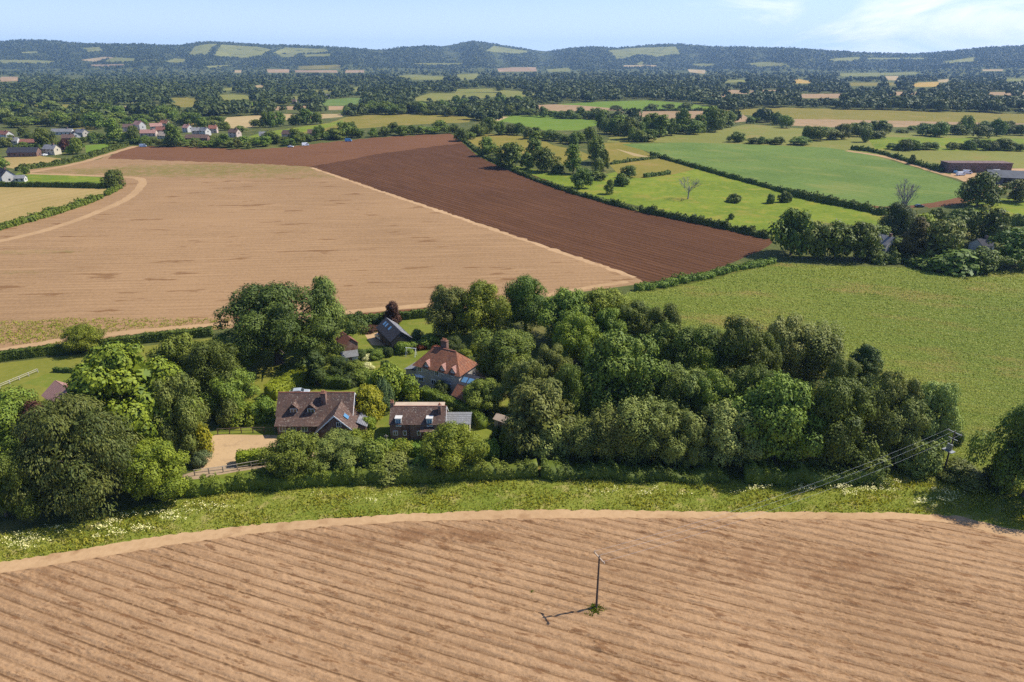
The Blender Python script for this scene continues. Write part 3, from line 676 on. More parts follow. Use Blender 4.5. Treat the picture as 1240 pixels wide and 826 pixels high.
# shrubs: one mesh each
tpl('shrub', 'garden_shrub', 'leaf_mid', 3, 4, 2.6, .0, 'dome', 34, .95, 170, .17, 0, lean=.16)
tpl('shrub_bright', 'garden_shrub', 'leaf_bright', 2, 4, 2.6, .0, 'dome', 34, .95, 170, .17, 0, lean=.16)
tpl('shrub_grey', 'garden_shrub', 'leaf_grey', 2, 4, 2.6, .0, 'dome', 34, .95, 170, .16, 0, lean=.18)
tpl('shrub_silver', 'garden_shrub', 'leaf_silver', 1, 4, 2.6, .0, 'dome', 30, .95, 150, .17, 0, lean=.18)
tpl('shrub_dark', 'garden_shrub', 'leaf_yew', 2, 4, 2.6, .0, 'dome', 34, .95, 170, .17, 0, lean=.14)
tpl('shrub_red', 'garden_shrub', 'leaf_red', 1, 4, 2.6, .0, 'dome', 30, .95, 150, .17, 0)
tpl('shrub_purple', 'garden_shrub', 'leaf_purple', 1, 4, 2.6, .0, 'dome', 30, .95, 150, .17, 0)
tpl('shrub_gold', 'garden_shrub', 'leaf_gold', 1, 4, 2.6, .0, 'dome', 30, .95, 150, .17, 0)
tpl('shrub_blue', 'garden_shrub', 'leaf_blue', 1, 4, 2.6, .0, 'dome', 30, .95, 150, .17, 0)
tpl('shrub_white', 'flowering_shrub', 'leaf_white', 1, 4, 2.6, .0, 'dome', 26, .95, 110, .17, 0)
# kinds seen from 300 m and more: coarser
tpl('m_oak', 'oak_tree', 'leaf_oak', 4, 14, 7, 1.6, 'dome', 34, 2.3, 60, .62, .4, lean=.18)
tpl('m_mid', 'ash_tree', 'leaf_mid', 4, 14, 7, 1.4, 'dome', 34, 2.3, 60, .62, .4, lean=.18)
tpl('m_grey', 'willow_tree', 'leaf_grey', 2, 13, 6.5, 1.0, 'round', 34, 2.1, 60, .58, .35, lean=.2)
tpl('m_tall', 'poplar_tree', 'leaf_mid', 2, 20, 5, 1.0, 'egg', 34, 1.9, 60, .58, .35, lean=.16)
tpl('m_purple', 'copper_beech_tree', 'leaf_purple', 1, 10, 5, 1.0, 'dome', 28, 1.8, 55, .55, .3, lean=.16)
tpl('m_bright', 'lime_tree', 'leaf_lime', 1, 10, 5, 1.0, 'dome', 28, 1.8, 55, .55, .3, lean=.16)
tpl('m_shrub', 'field_shrub', 'leaf_oak', 3, 5, 3.6, 0, 'dome', 22, 1.4, 50, .48, 0, lean=.2)

def plant(key, x, y, h, w, label, cat=None, group=None, variant=None, rz=None, kind=None):
    """One tree at a ground point: an Empty with its crown and trunk, or one mesh for a shrub."""
    nm, L, H, R = TPL[key]; cm, tm = L[(variant if variant is not None else random.randrange(99)) % len(L)]
    z = float(terrain(x, y)); rz = random.uniform(0, 6.28) if rz is None else rz
    sx, sz = w / (2 * R), h / H; nm = kind or nm
    if tm is None or (h < 12 and math.hypot(x, y) > 420):
        o = link(nm, cm); o.location = (x, y, z - .05)
    else:
        o = empty(nm, (x, y, z)); link('crown', cm, o); t = link('trunk', tm, o)
    o.rotation_euler = (0, 0, rz); o.scale = (sx, sx, sz)
    return tag(o, label, cat or ('shrub' if 'shrub' in nm else 'tree'), group)

TREES_PX = []     # (x0, x1, top, base) of every tree placed by picture
def tree_px(key, cx, top, w, base, label, cat=None, group=None, dy=0.0, **k):
    P = g1(cx, base); x, y = float(P[0]), float(P[1]) ; z = float(P[2])
    dep = y * CP + (CAMH - z) * SP
    k2 = .36 * w / F * dep; x *= (dep + k2 * CP) / dep; y += k2; z = float(terrain(x, y)); dep += k2 * CP   # 'base' is where the crown's near side ends
    u = (top - CY) / F; a = math.atan(u) + PITCH                    # angle of the top below the horizon
    ww = w / F * dep
    yt = y + ww * .12                                               # the outline's top lies a little beyond the trunk
    h = max(1.0, (CAMH - math.tan(a) * yt) - z)
    return plant(key, x, y, h, ww, label, cat, group, **k)

# ------------------------------------------------------------------ hedges
def hedge(label, pts, w, h, mat='leaf_hedge', leaf=None, rough=.12, name='clipped_hedge', cat='hedge', ground_pts=None, group=None, dens=None, gaps=0):
    L = resample(gline(pts, 1) if ground_pts is None else np.array(ground_pts, float), .8)
    n = len(L); d0 = float(np.hypot(*L.mean(0)))
    leaf = leaf or max(.17, d0 * .0011); dens = dens or min(34, 1.9 / leaf ** 2)
    r = np.random.default_rng(int(d0 * 10) + n)
    Tn = np.gradient(L, axis=0); Tn /= np.linalg.norm(Tn, axis=1)[:, None] + 1e-9; N = np.stack([-Tn[:, 1], Tn[:, 0]], 1)
    hs = h * (1 + rough * np.interp(np.arange(n), np.arange(0, n + 4, 4), r.standard_normal(len(np.arange(0, n + 4, 4)))))
    ws = w * (1 + rough * np.interp(np.arange(n), np.arange(0, n + 3, 3), r.standard_normal(len(np.arange(0, n + 3, 3)))))
    hs = np.maximum(hs, h * .35); ws = np.maximum(ws, w * .4)
    Z = terrain(L[:, 0], L[:, 1]); V = []; Q = []
    prof = [(-.46, -.2), (-.47, .55), (-.34, .9), (.34, .9), (.47, .55), (.46, -.2)]
    for a, b in prof: V.append(np.stack([L[:, 0] + N[:, 0] * a * ws, L[:, 1] + N[:, 1] * a * ws, Z + b * hs], 1))
    V = np.stack(V, 1).reshape(-1, 3); k = 6
    i = np.arange(n - 1)[:, None] * k; j = np.arange(k)[None]; jn = (j + 1) % k
    Q = np.stack([i + j, i + jn, i + k + jn, i + k + j], -1).reshape(-1, 4)
    cap = np.array([[0, 1, 2, 5], [2, 3, 4, 5]]); Q = np.concatenate([Q, cap[:, ::-1], cap + (n - 1) * k])
    length = .8 * (n - 1); m = int(length * (w + 2 * h) * dens); m = min(m, 34000)
    s = r.uniform(0, n - 1.001, m); si = s.astype(int); fr = (s - si)[:, None]
    c = L[si] * (1 - fr) + L[si + 1] * fr; nn = N[si]; hh = hs[si]; wi = ws[si]; zz = Z[si]
    per = r.uniform(-1, 1, m); side = np.abs(per) > w / (w + 2 * h)
    off = np.where(side, np.sign(per) * .5, per / (w / (w + 2 * h)) * .5); zf = np.where(side, 1 - (np.abs(per) - w / (w + 2*h)) / (2*h / (w + 2*h)), 1.0)
    off = off * np.where(side, np.where(zf > .8, .88, 1.0), 1.0)
    lump = 1 + rough * 1.2 * np.sin(s * 1.9 + 3 * per) * np.sin(s * .7)
    C = np.stack([c[:, 0] + nn[:, 0] * off * wi * lump, c[:, 1] + nn[:, 1] * off * wi * lump, zz + hh * zf * (.96 + .1 * r.standard_normal(m) * (rough + .2)) * lump], 1)
    No = np.stack([nn[:, 0] * np.where(side, np.sign(off), .2 * off), nn[:, 1] * np.where(side, np.sign(off), .2 * off), np.where(side, .3, 1.0)], 1) + .5 * r.standard_normal((m, 3))
    v, f = leaf_quads(C, No, leaf, r)
    tone = np.clip(np.concatenate([np.full(len(Q), .3), np.clip(.45 + .3 * np.sin(s * .35 + r.uniform(0, 6)) + .25 * r.standard_normal(m), 0, 1)]), 0, 1)
    me = mesh_np(name, np.concatenate([V, v]), quads=np.concatenate([Q, f + len(V)]), mat=MATS[mat], tone=tone)
    return tag(link(name, me), label, cat, group)
# ------------------------------------------------------------------ buildings
tile_mat('tile_brown', (.115, .066, .050), (.160, .098, .074), (.080, .054, .045), (.34, .29, .23))
tile_mat('tile_orange', (.25, .095, .05), (.33, .135, .07), (.16, .07, .045), (.36, .24, .15))
tile_mat('tile_red', (.24, .095, .065), (.30, .13, .09), (.19, .085, .06))
tile_mat('tile_pink', (.36, .19, .15), (.42, .235, .185), (.30, .17, .14))
tile_mat('slate', (.15, .15, .17), (.20, .20, .22), (.25, .24, .23))
tile_mat('slate_dark', (.035, .035, .045), (.055, .055, .065), (.045, .045, .05))
tile_mat('slate_pale', (.20, .20, .20), (.26, .26, .26), (.17, .165, .155))
brick_mat('brick', (.17, .08, .055), (.23, .115, .08), (.26, .22, .19))
brick_mat('brick_orange', (.44, .20, .11), (.52, .26, .15))
plain_mat('render_cream', (.52, .46, .35), .9, .2, .1, .5)
plain_mat('render_white', (.50, .48, .445), .9, .2, .08, .5)
plain_mat('render_pink', (.48, .38, .32), .9, .2, .1, .5)
plain_mat('render_grey', (.40, .355, .30), .9, .2, .15, .8)
plain_mat('felt_tan', (.42, .32, .23), .9, .15, .12, .8)
plain_mat('white_paint', (.80, .80, .78), .5, .4, .05, 2)
plain_mat('lead', (.33, .35, .38), .6, .4, .15, 1)
plain_mat('wood_grey', (.34, .29, .23), .85, .2, .3, 4)
plain_mat('wood_dark', (.12, .085, .06), .85, .2, .3, 4)
plain_mat('wood_pole', (.10, .075, .055), .85, .2, .3, 6)
plain_mat('pot_clay', (.40, .17, .09), .8, .2, .2, 4)
plain_mat('black_cladding', (.03, .028, .027), .8, .2, .3, 3)
plain_mat('brush_brown', (.15, .095, .085), .95, .1, .45, 1.2, c2=(.23, .16, .14))
plain_mat('steel_roof', (.085, .09, .10), .8, .2, .2, .4)
plain_mat('metal_grey', (.30, .31, .32), .45, .5, .1, 2, metal=.6)
plain_mat('porcelain', (.35, .30, .26), .3, .5, .1, 2)
plain_mat('rubber', (.02, .02, .02), .8, .2, .1, 3)
plain_mat('canvas_white', (.75, .74, .70), .9, .1, .05, 2)
plain_mat('car_white', (.78, .79, .80), .25, .5, .02, 1)
plain_mat('car_silver', (.45, .50, .55), .25, .5, .02, 1, metal=.3)
plain_mat('car_dark', (.035, .04, .05), .25, .5, .02, 1)
plain_mat('car_blue', (.10, .28, .50), .3, .5, .02, 1)
plain_mat('tractor_green', (.06, .20, .05), .4, .5, .05, 1)
plain_mat('bale_brown', (.24, .17, .12), .95, .1, .4, 2)
def glass_mat(name, c, rough):
    k = NT(name); MATS[name] = k.done(k.bsdf(c, rough, .8))
glass_mat('glass', (.03, .04, .05), .08)
glass_mat('glass_sky', (.10, .22, .36), .12)
glass_mat('solar', (.012, .016, .03), .18)

def gable_roof(m, L, W, e, r, o=.3, th=.14, ox=None, y0=0.0):
    ox = o if ox is None else ox; s = (r - e) / (W / 2); ed = e - o * s
    m.slab([(-L/2-ox, y0-W/2-o, ed), (L/2+ox, y0-W/2-o, ed), (L/2+ox, y0, r), (-L/2-ox, y0, r)], th)
    m.slab([(L/2+ox, y0+W/2+o, ed), (-L/2-ox, y0+W/2+o, ed), (-L/2-ox, y0, r), (L/2+ox, y0, r)], th)
    return m
def hip_roof(m, L, W, e, r, ridge, o=.4, th=.14):
    s = (r - e) / (W / 2); ed = e - o * s; a, b = L/2 + o, W/2 + o; k = ridge / 2
    m.slab([(-a, -b, ed), (a, -b, ed), (k, 0, r), (-k, 0, r)], th); m.slab([(a, b, ed), (-a, b, ed), (-k, 0, r), (k, 0, r)], th)
    m.slab([(a, -b, ed), (a, b, ed), (k, 0, r)], th); m.slab([(-a, b, ed), (-a, -b, ed), (-k, 0, r)], th)
    return m
def gable_wall(m, L, W, e, r, x0=None, x1=None):
    return m.prism([(-W/2, -.3), (W/2, -.3), (W/2, e), (0, r - .03), (-W/2, e)], 'x', -L/2 if x0 is None else x0, L/2 if x1 is None else x1)
def window(parent, x, y, z, w, h, rz=0.0, sill=False, pane='glass', frame='white_paint'):
    """Window standing proud of a wall that faces local -y (rz turns it): frame, with its pane as a sub-part."""
    f = MB(); t = .09
    f.box(-w/2, w/2, -.07, .05, 0, t).box(-w/2, w/2, -.07, .05, h - t, h).box(-w/2, -w/2 + t, -.065, .05, t, h - t).box(w/2 - t, w/2, -.065, .05, t, h - t)
    if w > .8: f.box(-.035, .035, -.06, .05, t, h - t)
    if w > 1.7: f.box(-w/4-.03, -w/4+.03, -.058, .05, t, h - t).box(w/4-.03, w/4+.03, -.058, .05, t, h - t)
    o = f.build('window', frame, parent); o.location = (x, y, z); o.rotation_euler = (0, 0, rz)
    MB().box(-w/2 + t, w/2 - t, -.03, .045, t, h - t).build('pane', pane, o)
    if sill: MB().box(-w/2 - .08, w/2 + .08, -.14, -.072, -.07, .03).build('sill', frame, o)
    return o
def chimney(parent, x, y, z0, z1, w=.7, d=.6, pots=1, mat='brick'):
    m = MB().box(x - w/2, x + w/2, y - d/2, y + d/2, z0, z1).box(x - w/2 - .06, x + w/2 + .06, y - d/2 - .06, y + d/2 + .06, z1 - .22, z1 - .02)
    o = m.build('chimney', mat, parent)
    for i in range(pots):
        px = x + (i - (pots - 1) / 2) * .4
        MB().tube([(px, y, z1 - .05), (px, y, z1 + .45)], [.14, .11]).build('pot', 'pot_clay', o)
    return o

# --- long brown-tiled house beside the gravel drive
A = empty('brick_house', (-38.6, 120.6, 0), 0.0)
tag(A, 'long brown-tiled brick house with two white-windowed dormers, beside the gravel drive', 'house')
w = MB(); gable_wall(w, 14.6, 6.0, 3.7, 6.9); w.box(-7.0, 2.0, -4.6, -2.9, -.3, 2.35); w.build('wall', 'brick', A)
rf = MB(); gable_roof(rf, 14.6, 6.0, 3.7, 6.9, .25, .16, .22)
rf.slab([(-7.3, -5.2, 2.25), (2.6, -5.2, 2.25), (2.6, -2.9, 3.62), (-7.3, -2.9, 3.62)], .14)
R0 = rf.build('roof', 'tile_brown', A)
MB().box(-7.52, 7.52, -.12, .12, 7.03, 7.16).build('ridge', 'tile_red', R0)
chimney(A, 1.7, -1.15, 4.6, 7.7, .95, 1.15, 2)
for dx in (-4.0, -.6):                                                          # gabled dormers
    d = MB(); d.prism([(-.8, 3.9), (.8, 3.9), (.8, 5.0), (0, 5.85), (-.8, 5.0)], 'y', -2.75, -.3)
    d = d.build('dormer', 'tile_brown', A); d.location = (dx, 0, 0)
    m = MB(); s = 1.06
    for q in (-1, 1):
        quad = [(q * 1.05, -3.05, 4.78), (q * 1.05, -.2, 4.78), (0, -.2, 5.9), (0, -3.05, 5.9)]
        m.slab(quad if q > 0 else quad[::-1], .1)
    m.build('dormer_roof', 'tile_brown', d)
    wn = window(A, dx, -2.76, 3.95, 1.35, .98)
# front wing with its own gable
W_ = MB(); W_.prism([(-3.7, -.3), (3.4, -.3), (3.4, 2.7), (0, 5.85), (-3.7, 2.45)], 'y', -7.2, -1.4); o = W_.build('front_wing', 'brick', A); o.location = (5.1, 0, 0)
m = MB()
m.slab([(-4.1, -7.5, 2.15), (0, -7.5, 5.95), (0, -.2, 5.95), (-4.1, -.2, 2.15)][::-1], .15)
m.slab([(3.8, -7.5, 2.4), (0, -7.5, 5.95), (0, -.2, 5.95), (3.8, -.2, 2.4)], .15)
m.build('wing_roof', 'tile_brown', o)
m = MB()
for q, xx, zz in ((-1, -4.12, 2.12), (1, 3.82, 2.38)):
    quad = [(0, -7.56, 6.02), (xx, -7.56, zz), (xx, -7.56, zz - .26), (0, -7.56, 5.72)]
    m.slab(quad if q < 0 else quad[::-1], .06)
m.build('bargeboard', 'white_paint', o)
m = MB(); P0 = Vector((1.6, -6.0, 4.57)); m.slab([(1.3, -5.6, 4.8), (2.2, -5.6, 3.93), (2.2, -4.7, 3.93), (1.3, -4.7, 4.8)][::-1], -.06)
m = MB(); m.slab([(1.3, -5.7, 4.93), (2.1, -5.7, 4.19), (2.1, -4.6, 4.19), (1.3, -4.6, 4.93)], .05); m.build('rooflight', 'glass_sky', o)
MB().box(7.3, 7.33, -2.95, 2.95, -.2, 3.7).prism([(-2.9, 3.7), (2.9, 3.7), (0, 6.82)], 'x', 7.3, 7.33).build('gable_wall', 'brick_orange', A)
m = MB()
for q in (-1, 1):
    quad = [(7.56, 0, 7.06), (7.56, q * 3.3, 3.5), (7.56, q * 3.3, 3.24), (7.56, 0, 6.78)]
    m.slab(quad if q < 0 else quad[::-1], .05)
m.build('verge_board', 'white_paint', A)
m = MB(); m.box(8.52, 10.2, -4.6, -1.0, -.3, 2.2); m.build('lean_to', 'brick', A)
m = MB(); m.slab([(10.5, -4.9, 2.0), (10.5, -.8, 2.0), (8.5, -.8, 3.0), (8.5, -4.9, 3.0)], .1); m.build('lean_to_roof', 'slate', A)
for x in (-6.0, -3.9, -1.7): window(A, x, -4.62, .95, 1.25, 1.1)
window(A, 4.4, -7.22, .9, 1.5, 1.2); window(A, 5.8, -7.22, 3.4, .9, 1.0)
window(A, 7.34, .2, 4.3, .9, 1.1, math.pi / 2)
m = MB().box(.35, 1.25, -4.68, -4.595, 0, 2.05); dr = m.build('door', 'wood_dark', A); MB().box(.42, .5, -4.72, -4.682, 1.0, 1.1).build('handle', 'metal_grey', dr)

# --- brick cottage by the lane hedge
B = empty('brick_cottage', (-18.1, 117.1, 0), 0.0)
tag(B, 'brown-tiled cottage with two white dormer windows and grey flat-roofed extension behind the lane hedge', 'house')
w = MB(); gable_wall(w, 10.6, 5.2, 3.45, 5.75); w.box(-4.6, 4.9, .5, 1.8, 3.0, 5.6); w.build('wall', 'brick', B)
rf = MB(); gable_roof(rf, 10.6, 5.2, 3.45, 5.75, .2, .15, .12); R0 = rf.build('roof', 'tile_brown', B)
MB().box(-4.7, 5.0, .35, 1.9, 5.62, 5.78).build('rear_roof', 'felt_tan', B)
MB().box(-5.5, 5.5, -.1, .1, 5.86, 5.96).build('ridge', 'tile_red', R0)
chimney(B, -5.05, .1, 5.2, 6.7, .6, .6, 2); chimney(B, 4.2, -.9, 4.5, 6.65, .55, .9, 1)
for x in (-3.6, 2.35):
    d = MB().box(-.58, .58, -2.62, -1.0, 2.85, 4.55).build('dormer', 'render_white', B); d.location = (x, 0, 0)
    MB().box(-.68, .68, -2.74, -.6, 4.552, 4.66).build('dormer_roof', 'render_white', d)
    window(B, x, -2.64, 2.95, 1.0, 1.5, pane='glass_sky')
for x, ww in ((-4.3, .95), (-2.5, .7), (.2, .7), (3.2, .9)): window(B, x, -2.62, .95, ww, 1.0)
m = MB(); m.slab([(.5, -3.6, 2.15), (3.2, -3.6, 2.15), (3.2, -2.6, 2.6), (.5, -2.6, 2.6)], .1); m.build('porch_roof', 'tile_brown', B)
MB().box(1.2, 2.1, -2.68, -2.595, 0, 2.0).build('door', 'wood_dark', B)
MB().tube([(-1.6, -2.68, 0), (-1.6, -2.68, 3.3)], .05, 6).build('drainpipe', 'black_cladding', B)
m = MB()
for q in (-1, 1):
    quad = [(5.44, 0, 5.92), (5.44, q * 2.85, 3.4), (5.44, q * 2.85, 3.18), (5.44, 0, 5.68)]
    m.slab(quad if q < 0 else quad[::-1], .05)
m.build('verge_board', 'white_paint', B)
MB().box(5.32, 9.9, -1.9, 2.4, -.3, 3.0).build('extension', 'render_grey', B)
m = MB(); m.slab([(5.32, -2.2, 3.02), (10.2, -2.2, 3.02), (10.2, .4, 3.75), (5.32, .4, 3.75)], .1); m.slab([(10.2, 2.7, 3.02), (5.32, 2.7, 3.02), (5.32, .4, 3.75), (10.2, .4, 3.75)], .1)
m.build('extension_roof', 'slate_pale', B)

# --- hipped orange-tiled house
Cc = empty('hipped_house', (-14.9, 139.2, 0), math.radians(-28.8))
tag(Cc, 'house with hipped orange clay-tile roof and tall brick chimney above a paved terrace', 'house')
MB().box(-5.8, 5.8, -3.4, 3.4, -.3, 5.05).build('wall', 'render_grey', Cc)
rf = MB(); hip_roof(rf, 11.6, 6.8, 5.0, 8.3, 5.6, .45, .15); R0 = rf.build('roof', 'tile_orange', Cc)
chimney(Cc, -.6, .9, 6.6, 10.1, 1.5, .85, 3)
m = MB().box(-2.95, 2.95, -.12, .12, 8.4, 8.53)
m.build('ridge', 'tile_red', R0)
for x in (-2.6, 1.6, 4.3):
    d = MB().prism([(-.6, 4.0), (.6, 4.0), (.6, 5.35), (0, 6.2), (-.6, 5.35)], 'y', -3.55, -1.4).build('dormer', 'render_pink', Cc); d.location = (x, 0, 0)
    m = MB()
    for q in (-1, 1):
        quad = [(q * .82, -3.8, 5.12), (q * .82, -1.2, 5.12), (0, -1.2, 6.3), (0, -3.8, 6.3)]
        m.slab(quad if q > 0 else quad[::-1], .09)
    m.build('dormer_roof', 'tile_pink', d)
    window(Cc, x, -3.57, 4.15, .85, 1.0)
for x in (-4.4, -1.0, 3.0): window(Cc, x, -3.42, .9, 1.3, 1.25)
for x in (-4.6, .0): window(Cc, x, -3.42, 3.3, 1.1, 1.1)
window(Cc, 5.82, -.8, 3.2, 1.0, 1.2, math.pi / 2)
MB().box(-9.2, -5.82, -2.6, 1.6, -.3, 2.6).build('side_room', 'render_grey', Cc)
m = MB(); m.slab([(-9.5, -2.9, 2.5), (-5.8, -2.9, 3.4), (-5.8, 1.9, 3.4), (-9.5, 1.9, 2.5)], .1); m.build('side_room_roof', 'slate_pale', Cc)
MB().box(5.82, 9.4, -3.6, 1.2, -.3, 2.8).build('rear_extension', 'brick', Cc)
m = MB(); m.slab([(5.5, -3.9, 2.75), (9.8, -3.9, 2.75), (9.8, -1.2, 4.3), (5.5, -1.2, 4.3)], .12); m.slab([(9.8, 1.5, 2.75), (5.5, 1.5, 2.75), (5.5, -1.2, 4.3), (9.8, -1.2, 4.3)], .12)
m.build('extension_roof', 'slate_dark', Cc)
m = MB()
for x in (6.2, 7.7): m.slab([(x, -3.3, 3.22), (x + 1.2, -3.3, 3.22), (x + 1.2, -2.1, 3.92), (x, -2.1, 3.92)], .05)
m.build('rooflight', 'glass_sky', Cc)
MB().box(5.83, 8.0, -4.3, -3.63, 0, .9).build('planter', 'brick', Cc)
# small orange-roofed store in front of it
D = empty('garden_store', (-9.7, 128.4, 0), math.radians(-38))
tag(D, 'small orange-roofed brick store just below the hipped house', 'store')
w = MB(); gable_wall(w, 4.2, 3.6, 2.7, 4.3); w.build('wall', 'brick_orange', D)
rf = MB(); gable_roof(rf, 4.2, 3.6, 2.7, 4.3, .2, .12); rf.build('roof', 'tile_orange', D); MB().box(-.5, .5, -1.86, -1.78, 0, 2).build('door', 'wood_dark', D)

# --- dark barn with rooflights
E = empty('garage_barn', (-30.2, 162.1, 0), math.radians(-61.6))
tag(E, 'black steep-roofed barn with rooflights next to the white parked car', 'barn')
w = MB(); gable_wall(w, 11, 5.2, 3.3, 5.3); w.build('wall', 'black_cladding', E)
m = MB(); s = .77; o = .3
m.slab([(-5.7, -2.9, 3.08), (5.7, -2.9, 3.08), (5.7, 0, 5.35), (-5.7, 0, 5.35)], .12); R0 = m.build('roof', 'slate_dark', E)  # dark slope away from the sun, its shade put into the slate colour
m = MB(); m.slab([(5.7, 2.9, 3.08), (-5.7, 2.9, 3.08), (-5.7, 0, 5.35), (5.7, 0, 5.35)], .12); m.build('rear_roof', 'slate', E)  # other slope of the same roof, sunward light put into paler slate
for x in (-4.2, -2.7, -.2):
    m = MB(); m.slab([(x, -1.5, 4.31), (x + .8, -1.5, 4.31), (x + .8, -.6, 5.0), (x, -.6, 5.0)], .05); m.build('rooflight', 'glass_sky', R0)
for x in (-3.4, 0, 3.4): MB().box(x - 1.3, x + 1.3, -2.64, -2.595, 0, 2.4).build('garage_door', 'wood_dark', E)

# --- little buildings of the hamlet
def shed(name, px, base, rz, L, W, e, r, wall, roof, label, cat='shed'):
    P = g1(px, base); o = empty(name, tuple(P), math.radians(rz)); tag(o, label, cat)
    w = MB(); gable_wall(w, L, W, e, r); w.build('wall', wall, o)
    rf = MB(); gable_roof(rf, L, W, e, r, .2, .1); rf.build('roof', roof, o)
    MB().box(-.42, .42, -W/2 - .05, -W/2 + .01, 0, min(1.9, e - .1)).build('door', 'wood_dark', o)
    return o
shed('brick_outbuilding', 421, 423, -55, 5.2, 3.6, 2.3, 3.9, 'brick', 'tile_red', 'small red-tiled brick outbuilding on the lawn between big oak and barn', 'outbuilding')
o = shed('greenhouse', 424, 437, 20, 3.6, 2.6, 1.7, 2.6, 'lead', 'slate_pale', 'pale grey greenhouse roof at the foot of the big dark oak', 'greenhouse')
shed('garden_shed', 609, 517, -35, 2.8, 2.0, 1.9, 2.5, 'wood_grey', 'felt_tan', 'tan-roofed wooden garden shed among shrubs right of the cottage')
Fh = empty('bungalow', tuple(g1(84, 492)), math.radians(-38)); tag(Fh, 'pink-tiled bungalow behind the chestnut tree on the left lawn', 'house')
w = MB(); gable_wall(w, 8.5, 5.5, 2.5, 4.6); w.build('wall', 'render_white', Fh); rf = MB(); gable_roof(rf, 8.5, 5.5, 2.5, 4.6, .35, .14); rf.build('roof', 'tile_pink', Fh)
window(Fh, -2, -2.77, .9, 1.4, 1.1); window(Fh, 2, -2.77, .9, 1.4, 1.1); chimney(Fh, 2.4, 0, 4, 5.5, .6, .6)

# --- village and farm houses seen from far off: each with walls, roof, windows, sometimes a chimney
def far_house(px, base, wpx, rz, wall, roof, label, W=6.4, e=4.3, r=6.9, hip=False, ch=True, name='village_house', cat='house', group=None):
    P = g1(px, base); dep = P[1] * CP + (CAMH - P[2]) * SP; L = max(5.0, wpx * dep / F)
    o = empty(name, (P[0], P[1], P[2] - .1), math.radians(rz)); tag(o, label, cat, group)
    w = MB()
    if hip: w.box(-L/2, L/2, -W/2, W/2, -.5, e)
    else: gable_wall(w, L, W, e, r)
    w.build('wall', wall, o); rf = MB()
    if hip: hip_roof(rf, L, W, e, r, max(.4, L - W), .4, .16)
    else: gable_roof(rf, L, W, e, r, .35, .16)
    R = rf.build('roof', roof, o)
    if ch: MB().box(L * .25 - .45, L * .25 + .45, -.4, .4, r - .9, r + 1.1).build('chimney', 'brick', R)
    n = max(2, int(L / 3.2))
    for i in range(n):
        x = -L/2 + (i + .5) * L / n
        for z in ((.9, 3.0) if e > 4 else (.9,)): MB().box(x - .5, x + .5, -W/2 - .06, -W/2 + .02, z, z + 1.1).build('window', 'glass', o)
    if not hip: MB().box(L/2 - .02, L/2 + .06, -.5, .5, .9 if e < 4 else 3.0, 2.0 if e < 4 else 4.1).build('window', 'glass', o)
    return o
